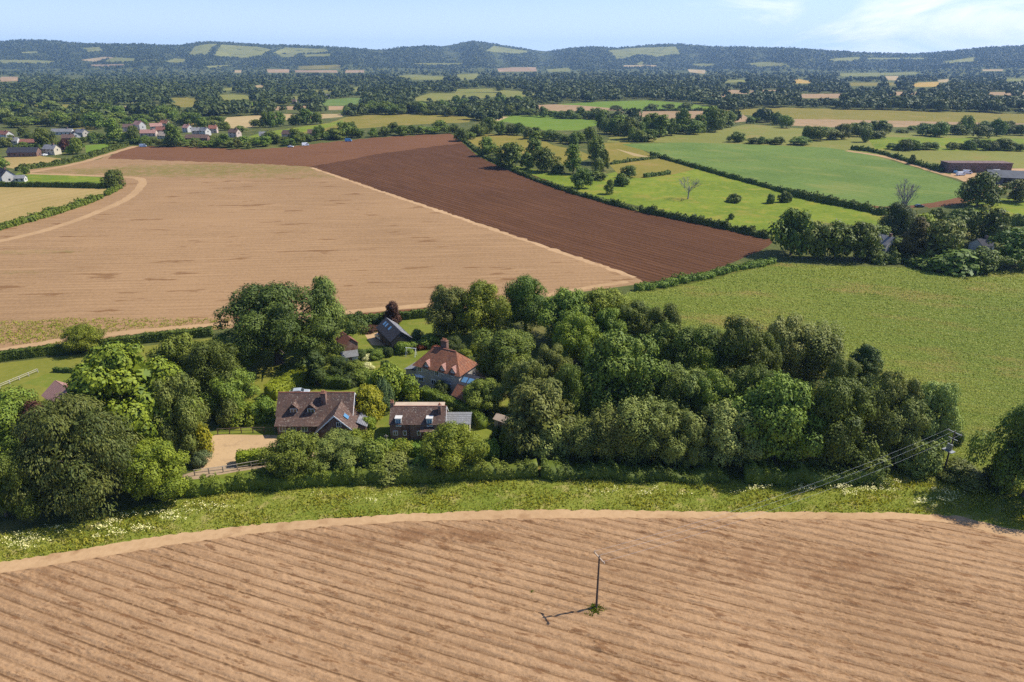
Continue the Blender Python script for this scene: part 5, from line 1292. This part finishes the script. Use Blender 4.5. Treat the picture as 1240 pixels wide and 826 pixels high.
# dead trees: bare branching limbs
def dead_tree(px, base, top, label, seed, spread):
    P = g1(px, base); r = random.Random(seed); o = empty('dead_tree', tuple(P)); tag(o, label, 'tree')
    dep = P[1] * CP + (CAMH - P[2]) * SP; H = (base - top) * dep / F * 1.02
    MB().tube([(0, 0, -.3), (.1, 0, H * .25), (.2, .1, H * .5)], [H * .03, H * .024, H * .018], 8).build('trunk', 'dead_wood', o)
    for i in range(11):
        m = MB(); z = H * r.uniform(.2, .5); a = i * 2.4; p = Vector((.1, 0, z)); d = Vector((math.cos(a) * spread, math.sin(a) * spread, r.uniform(.6, 1.1))).normalized()
        def grow(p, d, l, rad, n):
            q = p + d * l; m.tube([p, p.lerp(q, .5) + Vector((r.uniform(-.1, .1), r.uniform(-.1, .1), .1)), q], [rad, rad * .8, rad * .55], 5)
            if n:
                for _ in range(3): grow(q, (d + Vector((r.uniform(-.7, .7), r.uniform(-.7, .7), r.uniform(-.1, .6)))).normalized(), l * .68, rad * .55, n - 1)
        grow(p, d, H * .24, H * .012, 3)
        m.build('branch', 'dead_wood', o)
dead_tree(833, 241, 211, 'bare pale dead tree on the bright pasture', 3, 1.0)
dead_tree(1089, 275, 221, 'bare grey dead treetop rising out of the copse', 5, .18)

# rows and clusters of trees that nothing tells apart
def row(label, group, pts, n, hp, wp, keys, jy=2.0):
    d = dense(pts, False, 1.0)
    for i in range(n):
        x, y = d[int((i + .5 + random.uniform(-.3, .3)) / n * (len(d) - 1))]; y += random.uniform(-jy, jy); h = hp * random.uniform(.55, 1.25)
        tree_px(random.choice(keys), x, y - h, wp * random.uniform(.8, 1.45), y, label, group=group)
OM = ['m_oak', 'm_oak', 'm_mid', 'm_oak']; OMG = ['m_oak', 'm_mid', 'm_grey']
row('dark green tree in the row along the far edge of the ploughed field', 'trees along the far edge of the ploughed field', [(446, 166), (500, 163.5), (552, 162)], 9, 14, 15, OM, .8)
row('dark green tree in the clump left of the far ploughed field hedgerow', 'trees left of the far hedgerow', [(385, 169), (410, 170), (438, 167)], 7, 17, 17, OM, 1.5)
row('dark green tree in the hedge below the vivid green field', 'trees below the vivid green field', [(556, 170), (600, 163), (650, 168), (690, 176), (715, 172)], 18, 17, 15, OM, 2.0)
row('tall tree in the wood strip right of the vivid green field', 'trees in the wood strip', [(726, 160), (760, 168), (800, 165), (840, 161), (884, 156)], 24, 26, 17, ['m_mid', 'm_oak', 'm_tall', 'm_mid'], 2.5)
row('rounded tree at the near end of the wood strip', 'trees at the near end of the wood strip', [(764, 173), (790, 173)], 4, 15, 15, OMG, 1)
row('dark tree in the hedge below the pinkish strip field', 'trees below the pinkish strip field', [(656, 142), (690, 143), (735, 146)], 11, 12, 15, OM, 1.2)
row('dark tree in the belt behind the olive field', 'trees in the belt behind the olive field', [(418, 139), (470, 138), (530, 139), (580, 141), (645, 140)], 26, 14, 16, OM, 2.0)
row('tree in the near belt below the distant green fields', 'trees below the distant green fields', [(550, 132), (600, 133), (640, 131)], 10, 14, 14, OM, 2)
row('round tree in the hedge between tan field and olive field', 'trees between tan and olive field', [(308, 155), (340, 154), (365, 152), (388, 149)], 8, 18, 15, OM, 1.5)
row('leafy tree among the houses right of the village', 'trees right of the village', [(262, 180), (300, 178), (335, 176), (375, 173)], 16, 14, 14, OMG, 3)
row('dark tree at the field edge below the village', 'trees on the field edge below the village', [(168, 176), (215, 178), (255, 179), (262, 179)], 9, 11, 12, OMG, 1)
row('leafy tree behind the village houses', 'trees behind the village', [(168, 147), (200, 146), (230, 152), (270, 154)], 12, 15, 16, OM, 2)
row('dark tree in the wooded slope left of the village', 'trees on the wooded slope', [(5, 150), (40, 153), (80, 150), (125, 156), (145, 150)], 17, 19, 20, OMG, 4)
row('tree in the upper wooded slope left of the village', 'trees on the upper wooded slope', [(8, 140), (50, 141), (100, 140), (150, 145)], 14, 15, 18, OMG, 3)
row('garden tree between the left-hand village houses', 'garden trees in the left of the village', [(4, 183), (30, 168), (48, 172), (72, 178), (110, 172), (122, 168)], 15, 11, 12, OMG, 2)
row('small tree in the gardens below the orange-roofed houses', 'garden trees in the village centre', [(148, 172), (176, 174), (206, 176), (230, 174)], 10, 9, 10, OMG, 1.5)
row('garden shrub among the village houses', 'garden shrubs of the village', [(4, 172), (30, 180), (50, 178), (100, 176), (118, 172), (150, 171), (185, 171), (215, 172), (262, 173), (310, 174)], 40, 6, 10, ['m_shrub'], 4)
row('tall tree behind the village roofs', 'tall trees behind the village roofs', [(150, 156), (178, 152), (215, 153), (262, 158), (300, 162)], 9, 13, 13, OMG, 1.5)
row('round tree on the hedge line above the blue-green crop field', 'trees above the blue-green crop field', [(886, 172), (918, 174), (945, 175)], 6, 11, 13, OM, 1)
row('dark tree in the clump above the right end of the blue-green crop field', 'trees above the crop field', [(965, 174), (985, 168), (1010, 166), (1040, 168), (1066, 172)], 14, 16, 17, OMG, 4)
row('poplar in the tight dark stand above the crop field', 'poplars in the dark stand', [(1048, 160), (1066, 161), (1078, 161)], 6, 15, 11, ['m_tall', 'm_oak'], 1)
row('dark tree in the lower hedge of the right-hand pastures', 'trees in the lower pasture hedge', [(1078, 182), (1105, 183), (1132, 181)], 7, 13, 14, OM, 1)
row('dark tree in the hedge at the right end of the pastures', 'trees at the right end of the pastures', [(1152, 181), (1190, 182), (1238, 184)], 10, 13, 15, OM, 1.2)
row('large dark tree on the right-hand pastures', 'large trees on the pastures', [(1118, 163), (1126, 167), (1172, 164), (1190, 168), (1200, 167), (1228, 162), (1242, 166)], 8, 20, 20, OM, 1)
row('dark tree in the hedge across the top of the right-hand pastures', 'trees across the top of the pastures', [(1085, 162), (1110, 158), (1150, 157), (1200, 156), (1240, 158)], 11, 9, 14, OM, 1)
row('tree in the clump beside the brownish fallow field', 'trees beside the fallow field', [(906, 152), (925, 143), (940, 150), (955, 155)], 9, 13, 12, OM, 2)
row('single round tree on the bright green far field', 'trees on the bright far field', [(740, 133), (766, 133.5), (785, 133.5), (852, 132.5)], 4, 10, 12, OM, .6)
row('small tree around the copse house garden', 'copse garden trees', [(1060, 318), (1090, 320), (1130, 300)], 5, 16, 18, ['m_shrub', 'm_mid'], 3)
row('dark tree in the hedge right of the copse', 'trees right of the copse', [(1200, 290), (1225, 285), (1245, 300)], 5, 18, 26, OM, 4)

# ------------------------------------------------------------------ hedges
hedge('long dark clipped hedge bordering the stubble field on the left', [(-60, 446), (0, 437), (70, 428), (110, 423), (180, 414), (258, 406)], 2.0, 2.3, 'leaf_hedge_dark', rough=.06)
hedge('clipped hedge behind the barn along the stubble field', [(412, 392), (440, 391), (470, 388), (515, 384), (530, 382)], 1.8, 2.2, 'leaf_hedge_dark', rough=.10)
hedge('short dark hedge across the left lawn', [(66, 450), (85, 451), (104, 451)], .9, 1.0, 'leaf_yew', rough=.05)
hedge('bright lime clipped hedge behind the left end of the brown-tiled house', [(328, 484), (345, 473), (362, 464), (376, 458)], 3.4, 3.2, 'leaf_lime', rough=.06)
hedge('dark clipped hedge behind the small lawn', [(392, 467), (410, 468), (426, 469)], 2.6, 2.3, 'leaf_hedge_dark', rough=.06)
hedge('curved clipped hedge between cottage and terrace', [(512, 480), (530, 488), (548, 496), (566, 504), (578, 511), (585, 520)], 2.0, 2.4, 'leaf_hedge', rough=.05)
hedge('block of yellow-green hedge at the lower edge of the gravel drive', [(288, 562), (305, 560), (322, 559), (334, 557)], 2.2, 2.4, 'leaf_lime', rough=.05)
hedge('overgrown lane hedge on the meadow side, left half', [(226, 599), (260, 594), (300, 590), (345, 588), (390, 585), (430, 583)], 2.6, 2.5, 'leaf_hedge', rough=.22, name='field_hedge')
hedge('overgrown lane hedge on the meadow side, right half', [(430, 583), (480, 582), (540, 580), (600, 577), (650, 574)], 2.6, 2.3, 'leaf_mid', rough=.22, name='field_hedge')
hedge('garden hedge in front of the cottage and its neighbour', [(404, 552), (440, 552), (480, 551), (520, 550), (540, 550)], 2.2, 2.5, 'leaf_hedge', rough=.16)
hedge('low garden hedge below the silver car', [(432, 430), (450, 430), (468, 427), (476, 424)], 1.2, 1.4, 'leaf_hedge_dark', rough=.08)
hedge('dark hedge at the right foot of the wood', [(900, 580), (960, 584), (1010, 584), (1060, 580)], 3, 2.2, 'leaf_oak', rough=.3, name='field_hedge')
hedge('rough hedge along the front of the wood', [(655, 574), (720, 576), (800, 578), (880, 580)], 3, 1.8, 'leaf_oak', rough=.3, name='field_hedge')
hedge('dark trimmed hedge between bright paddock and wheat field on the left', [(-60, 226.5), (0, 226), (60, 226.5), (128, 228)], 2.2, 2.6, 'leaf_hedge_dark', rough=.06)
hedge('bushy hedge between wheat field and stubble field', [(-60, 296), (0, 278), (60, 262), (105, 247), (122, 240)], 2.6, 2.4, 'leaf_hedge', rough=.25, name='field_hedge')
hedge('short bushy hedge below the lone round tree', [(129, 237), (138, 232), (146, 228)], 2.4, 2.2, 'leaf_hedge', rough=.2, name='field_hedge')
hedge('hedge along the farm track to the village', [(20, 207), (60, 201), (95, 195), (125, 185), (155, 175.5)], 2.5, 2.5, 'leaf_hedge_dark', rough=.18, name='field_hedge')
hedge('dark hedge at the far left corner of the ploughed field', [(120, 174), (145, 173), (165, 175)], 2.5, 3, 'leaf_yew', rough=.15, name='field_hedge')
hedge('low hedge along the right side of the ploughed field', [(556, 166), (582, 188), (612, 203), (650, 219), (690, 233), (740, 247), (770, 255)], 2.0, 1.5, 'leaf_hedge_dark', rough=.3, name='field_hedge')
hedge('lower hedge along the ploughed field towards the copse', [(775, 256), (830, 267), (880, 277), (932, 289)], 2.6, 2.4, 'leaf_hedge_dark', rough=.25, name='field_hedge')
hedge('dark hedge between bright pasture and blue-green crop field', [(788, 188), (835, 201), (880, 214), (940, 230), (965, 238)], 2.2, 2.0, 'leaf_oak', rough=.2, name='field_hedge')
hedge('thick dark hedge from the crop field down to the copse', [(958, 236), (1000, 246), (1040, 253), (1072, 261)], 3.2, 3.0, 'leaf_oak', rough=.2, name='field_hedge')
hedge('thin dark hedge across the valley pasture', [(740, 199), (770, 195), (797, 191)], 1.5, 1.4, 'leaf_oak', rough=.3, name='field_hedge')
hedge('short dark hedge above the bare dead tree', [(780, 215), (796, 213), (811, 211)], 1.8, 1.8, 'leaf_oak', rough=.2, name='field_hedge')
hedge('dark hedge right of the copse below the bright pasture', [(1205, 274), (1225, 273), (1260, 273)], 3, 4, 'leaf_oak', rough=.2, name='field_hedge')
hedge('hedge strip under the fallow field', [(752, 135), (800, 134.5), (870, 134)], 2.5, 2.5, 'leaf_oak', rough=.3, name='field_hedge')
hedge('hedge along the farm road to the brown barn', [(1030, 181), (1060, 184), (1100, 196), (1140, 208)], 2.2, 2, 'leaf_hedge_dark', rough=.35, name='field_hedge')
hedge('rough green bank between crop field and ploughed field', [(770, 352), (800, 347), (850, 337), (890, 327), (936, 318)], 2.6, 1.5, 'leaf_hedge', rough=.3, name='field_hedge')

# ------------------------------------------------------------------ the far woods: nobody could count them
def woods():
    n = 30000
    px = rng.uniform(-90, 1330, n); py = 72 + (150 - 72) * rng.random(n) ** 1.15
    py = np.where((px < 420), py, py); P = ground(px, py); d = np.hypot(P[:, 0], P[:, 1])
    ow = owner(P)
    okk = (ow < 0) & (d < 4600) & (d > 640)
    h = rng.uniform(6.5, 15.5, n) * (1 - .2 * sstep(2500, 4000, d))
    T2 = P.copy(); T2[:, 2] += h; tp, dep = project(T2)
    # leave the clearings open: no crown stands in front of a field
    for f in (.35, .75, 1.0):
        q = ground(px, py - (py - tp[:, 1]) * f); oq = owner(q); vis = np.hypot(q[:, 0], q[:, 1]) < 4600
        okk &= ~((oq >= 0) & vis & (rng.random(n) > .12))
    okk &= ~((px > 130) & (px < 420) & (py > 141) & (py < 185)) & ~((px < 180) & (py > 150))
    dn = np.sin(P[:, 0] / 61 + 2 * np.sin(P[:, 1] / 150)) + np.sin(P[:, 1] / 118 + 1.7 * np.sin(P[:, 0] / 133)) + .8 * np.sin(P[:, 0] / 23 + P[:, 1] / 39)
    okk &= (dn > -1.05) | (rng.random(n) < .2)
    P, d, h, dep = P[okk], d[okk], h[okk], dep[okk]
    # thin out where too many share a picture cell
    cell = {}; keep = []
    for i in rng.permutation(len(P)):
        k = (int(px[okk][i] / 3.5), int(py[okk][i] / (1.1 if d[i] > 1300 else 1.9)))
        if k not in cell: cell[k] = 1; keep.append(i)
    P, d, h = P[keep], d[keep], h[keep]
    Vs, Qs, tn = [], [], []; nv = 0
    for i in range(len(P)):
        far = d[i]; m = int(np.clip(150000 / far, 34, 130)); R = h[i] * rng.uniform(.34, .78)
        dr = sph(m, rng); dr[:, 2] = np.abs(dr[:, 2]) * 1.2 - .35
        bump = 1 + .25 * np.sin(dr[:, 0] * 5 + i) * np.sin(dr[:, 1] * 5 + 2 * i)
        C = P[i] + dr * bump[:, None] * np.array([R, R, h[i] * .5]) * rng.uniform(.75, 1.0, (m, 1)) + np.array([0, 0, h[i] * .48])
        v, f = leaf_quads(C, dr + .45 * rng.standard_normal((m, 3)) + np.array([0, 0, .25]), R * .34 * math.sqrt(90 / m), rng, .75)
        Vs.append(v); Qs.append(f + nv); nv += len(v); lt = rng.uniform(.2, .8); tn.append(np.clip(lt + .22 * rng.standard_normal(m), 0, 1))
    me = mesh_np('far_woods', np.concatenate(Vs), quads=np.concatenate(Qs), mat=MATS['leaf_far'], tone=np.concatenate(tn))
    tag(link('far_woods', me), 'dense far woods and hedgerow trees covering the plain', 'woodland', kind='stuff')
    # hanging woods on the downs
    n = 42000; px = rng.uniform(-90, 1330, n); py = rng.uniform(47, 84, n); P = ground(px, py); d = np.hypot(P[:, 0], P[:, 1])
    okk = (owner(P) < 0) & (d > 4300) & (d < 8200); P, d = P[okk], d[okk]; n = len(P)
    R = rng.uniform(4.5, 9, n); m = 11
    dr = sph(n * m, rng); dr[:, 2] = np.abs(dr[:, 2]); Rr = np.repeat(R, m)[:, None]
    C = np.repeat(P, m, 0) + dr * Rr * np.array([1, 1, .95])
    v, f = leaf_quads(C, dr + .4 * rng.standard_normal((n * m, 3)), Rr[:, 0] * .5, rng, .8)
    me = mesh_np('hanging_woods', v, quads=f, mat=MATS['leaf_far'], tone=np.clip(np.repeat(rng.uniform(.1, .8, n), m) + .15 * rng.standard_normal(n * m), 0, 1))
    tag(link('hanging_woods', me), 'dark hanging woods over the slopes of the downs', 'woodland', kind='stuff')
woods()

# ------------------------------------------------------------------ meadow grass and cow parsley, weeds at the pole
def grasses():
    leaf_mat('grass_blade', (.105, .15, .03), (.20, .22, .065), .4, .02)
    mead = [i for i, f in enumerate(FIELDS) if f[1] == 'meadow'][0]; poly = FIELDS[mead][2]
    n = 90000; px = rng.uniform(-60, 1300, n); py = rng.uniform(555, 690, n); P = ground(px, py); ok = in_poly(P[:, :2], poly) & (owner(P) == mead); P = P[ok]; n = len(P)
    cl = .5 + .5 * np.sin(P[:, 0] * .35 + np.sin(P[:, 1] * .5)) * np.sin(P[:, 1] * .6 + 1.3); hgt = rng.uniform(.12, .30, n) * (.6 + .8 * cl)
    a = rng.uniform(0, 2 * np.pi, n); N = np.stack([np.cos(a), np.sin(a), .35 * np.ones(n)], 1)
    C = P + np.array([0, 0, 1]) * (hgt * .45)[:, None]
    v, f = leaf_quads(C, N, hgt, rng, .38, axis=np.tile([0, 0, 1.0], (n, 1)))
    tag(link('meadow_grass', mesh_np('meadow_grass', v, quads=f, mat=MATS['grass_blade'], tone=np.clip(.2 + .6 * cl + .25 * rng.standard_normal(n), 0, 1))), 'long rough grass along the edge of the tilled field', 'grass', kind='stuff')
    leaf_mat('flower_white', (.36, .40, .42), (.50, .55, .62), .2, .01)
    V, Q, T = [], [], []; nv = 0
    for cx, cy, sx, sy, k in [(30, 662, 45, 8, 700), (150, 640, 60, 7, 900), (205, 626, 40, 5, 400), (250, 618, 40, 5, 350), (450, 604, 30, 6, 150), (800, 598, 70, 6, 260), (990, 592, 60, 6, 700), (1060, 594, 40, 7, 700), (1110, 608, 26, 6, 500), (1140, 600, 30, 8, 300), (700, 596, 80, 6, 120), (60, 650, 50, 6, 350)]:
        k = k // 6; sx *= 1.35; sy *= 1.3; q = rng.integers(0, 7, k); ox = sx * .5 * rng.standard_normal(7); oy = sy * .5 * rng.standard_normal(7); P = ground(cx + ox[q] + 6 * rng.standard_normal(k), cy + oy[q] + 1.2 * rng.standard_normal(k)); P = P[in_poly(P[:, :2], poly)]; k = len(P)
        C = np.repeat(P, 3, 0) + np.concatenate([rng.uniform(-.22, .22, (k * 3, 2)), rng.uniform(.5, .95, (k * 3, 1))], 1)
        v, f = leaf_quads(C, np.array([0, 0, 1.0]) + .4 * rng.standard_normal((k * 3, 3)), .085, rng, .9); V.append(v); Q.append(f + nv); nv += len(v); T.append(rng.random(k * 3))
    tag(link('cow_parsley_flowers', mesh_np('cow_parsley_flowers', np.concatenate(V), quads=np.concatenate(Q), mat=MATS['flower_white'], tone=np.concatenate(T))), 'white flowers scattered through the meadow strip', 'flowers', kind='stuff')
    # weeds on the tilled soil
    def tuft(name, px, py, r, n, hh, lab):
        P = g1(px, py); a = rng.uniform(0, 6.28, n); rr = r * rng.random(n) ** .7 * (1 + .35 * np.sin(2 * a + 1) + .25 * np.sin(5 * a)); hg = hh * rng.uniform(.4, 1.0, n) * (1.1 - .5 * rr / r)
        C = np.stack([P[0] + rr * np.cos(a), P[1] + rr * np.sin(a) * 1.0, hg * .5], 1); b = rng.uniform(0, 6.28, n)
        v, f = leaf_quads(C, np.stack([np.cos(b), np.sin(b), .4 + 0 * b], 1), hg * .6, rng, .4, axis=np.tile([0, 0, 1.0], (n, 1)))
        tag(link(name, mesh_np(name, v, quads=f, mat=MATS['leaf_bright'], tone=rng.random(n))), lab, 'weeds', kind='stuff')
    tuft('weeds', 720, 739, 1.35, 2400, .4, 'green weeds growing round the foot of the lone pole')
    tuft('weeds', 644, 718, .45, 300, .3, 'small weed patch left of the lone pole')
    n = 1500; px = np.concatenate([rng.uniform(-30, 80, n // 2), rng.uniform(60, 280, n // 2)]); py = np.concatenate([rng.uniform(388, 417, n // 2), rng.uniform(386, 404, n // 2)])
    st = [i for i, f in enumerate(FIELDS) if f[1] == 'stubble'][0]; P = ground(px, py); P = P[owner(P) == st]; n = len(P)
    C = np.repeat(P, 4, 0) + np.concatenate([rng.uniform(-.5, .5, (n * 4, 2)), rng.uniform(.1, .35, (n * 4, 1))], 1); b = rng.uniform(0, 6.28, n * 4)
    v, f = leaf_quads(C, np.stack([np.cos(b), np.sin(b), .6 + 0 * b], 1), .18, rng, .7)
    tag(link('stubble_weeds', mesh_np('stubble_weeds', v, quads=f, mat=MATS['grass_blade'], tone=rng.random(n * 4))), 'green weeds sprouting in the near corner of the stubble', 'weeds', kind='stuff')
    crop = [i for i, f in enumerate(FIELDS) if f[1] == 'crop_root'][0]
    n = 150000; px = rng.uniform(740, 1270, n); py = rng.uniform(316, 590, n); P = ground(px, py); P = P[owner(P) == crop]; n = len(P); dd = P[:, 1]
    g = .5 + .3 * np.sin(P[:, 0] / 9 + 2 * np.sin(P[:, 1] / 21)) * np.sin(P[:, 1] / 13) + .25 * np.sin((P[:, 0] * .25 + P[:, 1] * .97) / .8)
    C = P + np.stack([0 * dd, 0 * dd, rng.uniform(.12, .3, n)], 1)
    v, f = leaf_quads(C, np.array([0, 0, 1.0]) + .6 * rng.standard_normal((n, 3)), dd * .0009, rng, .7)
    leaf_mat('leaf_crop', (.078, .122, .026), (.135, .165, .046), .2, .01)
    tag(link('root_crop_leaves', mesh_np('root_crop_leaves', v, quads=f, mat=MATS['leaf_crop'], tone=np.clip(g + .28 * rng.standard_normal(n), 0, 1))), 'low leafy crop covering the green field on the right', 'crop', kind='stuff')
grasses()

# ------------------------------------------------------------------ light, sky, air, camera
SUN_AZ, SUN_EL = math.atan2(6.9, 1.75), math.radians(49)
sd = Vector((math.sin(SUN_AZ) * math.cos(SUN_EL), math.cos(SUN_AZ) * math.cos(SUN_EL), math.sin(SUN_EL)))
sl = bpy.data.lights.new('sun', 'SUN'); sl.energy = 5.0; sl.angle = math.radians(.53); sl.color = (1.0, .945, .84)
so = bpy.data.objects.new('sun', sl); COL.objects.link(so); so.rotation_euler = sd.to_track_quat('Z', 'Y').to_euler()
W = bpy.data.worlds.new('World'); S.world = W; W.use_nodes = True; t = W.node_tree; t.nodes.clear()
wn = lambda typ, **kw: (lambda n: ([setattr(n, a, b) for a, b in kw.items()], n)[1])(t.nodes.new(typ))
out = wn('ShaderNodeOutputWorld'); bg = wn('ShaderNodeBackground'); sky = wn('ShaderNodeTexSky', sky_type='NISHITA')
sky.sun_disc = False; sky.sun_elevation = SUN_EL; sky.sun_rotation = SUN_AZ; sky.altitude = 100; sky.air_density = 1.0; sky.dust_density = 1.0; sky.ozone_density = 2.0
bg.inputs['Strength'].default_value = .085
# thin cirrus: noise over the sky's own directions, thickest low on the sunward side
tc = wn('ShaderNodeTexCoord'); sep = wn('ShaderNodeSeparateXYZ'); t.links.new(tc.outputs['Generated'], sep.inputs[0])
def wm(op, a, b=0.0, clamp=False):
    n = wn('ShaderNodeMath', operation=op, use_clamp=clamp)
    for s, v in zip(n.inputs, (a, b)):
        if isinstance(v, (int, float)): s.default_value = v
        else: t.links.new(v, s)
    return n.outputs[0]
az = wm('ARCTAN2', sep.outputs[0], sep.outputs[1])
cb = wn('ShaderNodeCombineXYZ'); t.links.new(az, cb.inputs[0]); t.links.new(wm('MULTIPLY', sep.outputs[2], 3.2), cb.inputs[1])
t.links.new(wm('MULTIPLY', az, .0), cb.inputs[2])
nz = wn('ShaderNodeTexNoise'); t.links.new(cb.outputs[0], nz.inputs['Vector']); nz.inputs['Scale'].default_value = 7.5; nz.inputs['Detail'].default_value = 7; nz.inputs['Roughness'].default_value = .58; nz.inputs['Distortion'].default_value = .6
mr = wn('ShaderNodeMapRange', interpolation_type='SMOOTHSTEP'); t.links.new(az, mr.inputs[0]); mr.inputs[1].default_value = -.05; mr.inputs[2].default_value = .62; mr.inputs[3].default_value = -.14; mr.inputs[4].default_value = .235
cl = wn('ShaderNodeMapRange', interpolation_type='SMOOTHSTEP'); t.links.new(wm('ADD', nz.outputs['Fac'], mr.outputs[0]), cl.inputs[0]); cl.inputs[1].default_value = .54; cl.inputs[2].default_value = .86; cl.inputs[3].default_value = 0; cl.inputs[4].default_value = .85
tint = wn('ShaderNodeMix', data_type='RGBA', blend_type='MULTIPLY'); tint.inputs[0].default_value = 1.0; t.links.new(sky.outputs[0], tint.inputs[6]); tint.inputs[7].default_value = (1.0, 1.16, 1.5, 1)
lowm = wn('ShaderNodeMapRange', interpolation_type='SMOOTHSTEP'); t.links.new(sep.outputs[2], lowm.inputs[0]); lowm.inputs[1].default_value = .30; lowm.inputs[2].default_value = .08; lowm.inputs[3].default_value = 0; lowm.inputs[4].default_value = 1
azm = wn('ShaderNodeMapRange', interpolation_type='SMOOTHSTEP'); t.links.new(az, azm.inputs[0]); azm.inputs[1].default_value = 1.1; azm.inputs[2].default_value = .75; azm.inputs[3].default_value = .15; azm.inputs[4].default_value = 1
veil = wn('ShaderNodeMapRange', interpolation_type='SMOOTHSTEP'); t.links.new(sep.outputs[2], veil.inputs[0]); veil.inputs[1].default_value = .13; veil.inputs[2].default_value = 0.0; veil.inputs[3].default_value = 0; veil.inputs[4].default_value = .9
vm = wn('ShaderNodeMix', data_type='RGBA'); t.links.new(veil.outputs[0], vm.inputs[0]); t.links.new(tint.outputs[2], vm.inputs[6]); vm.inputs[7].default_value = (7.0, 8.8, 10.8, 1)
mxc = wn('ShaderNodeMix', data_type='RGBA'); t.links.new(wm('MULTIPLY', wm('MULTIPLY', cl.outputs[0], lowm.outputs[0]), azm.outputs[0]), mxc.inputs[0]); t.links.new(vm.outputs[2], mxc.inputs[6]); mxc.inputs[7].default_value = (11.0, 11.3, 11.8, 1)
t.links.new(mxc.outputs[2], bg.inputs['Color']); t.links.new(bg.outputs[0], out.inputs['Surface'])
# the air between here and the downs
hz = MB().box(-9700, 9700, -9700, 9700, -12, 285)
k = bpy.data.materials.new('haze_air'); k.use_nodes = True; nt = k.node_tree; nt.nodes.clear()
vo = nt.nodes.new('ShaderNodeVolumePrincipled'); vo.inputs['Color'].default_value = (.38, .62, 1.0, 1); vo.inputs['Density'].default_value = 6.8e-5; vo.inputs['Anisotropy'].default_value = .15
k.cycles.volume_sampling = 'DISTANCE'; k.cycles.homogeneous_volume = True; mo = nt.nodes.new('ShaderNodeOutputMaterial'); nt.links.new(vo.outputs[0], mo.inputs['Volume']); MATS['haze_air'] = k
tag(hz.build('haze', 'haze_air'), 'pale blue summer haze over the whole plain', 'haze', kind='stuff')

cd = bpy.data.cameras.new('camera'); cam = bpy.data.objects.new('camera', cd); COL.objects.link(cam)
cam.location = (0, 0, CAMH); cam.rotation_euler = (math.pi / 2 - PITCH, 0, 0)
cd.sensor_width = 36; cd.lens = 24; cd.clip_start = .5; cd.clip_end = 40000; S.camera = cam
S.render.engine = 'CYCLES'; S.cycles.max_bounces = 6; S.cycles.diffuse_bounces = 3; S.cycles.transmission_bounces = 3; S.cycles.volume_bounces = 0
S.cycles.use_denoising = False; S.cycles.use_adaptive_sampling = True; S.cycles.adaptive_threshold = .006
try: S.cycles.denoising_prefilter = 'ACCURATE'
except Exception: pass
S.view_settings.view_transform = 'Standard'; S.view_settings.look = 'None'; S.view_settings.exposure = 0.50; S.view_settings.gamma = 1.0
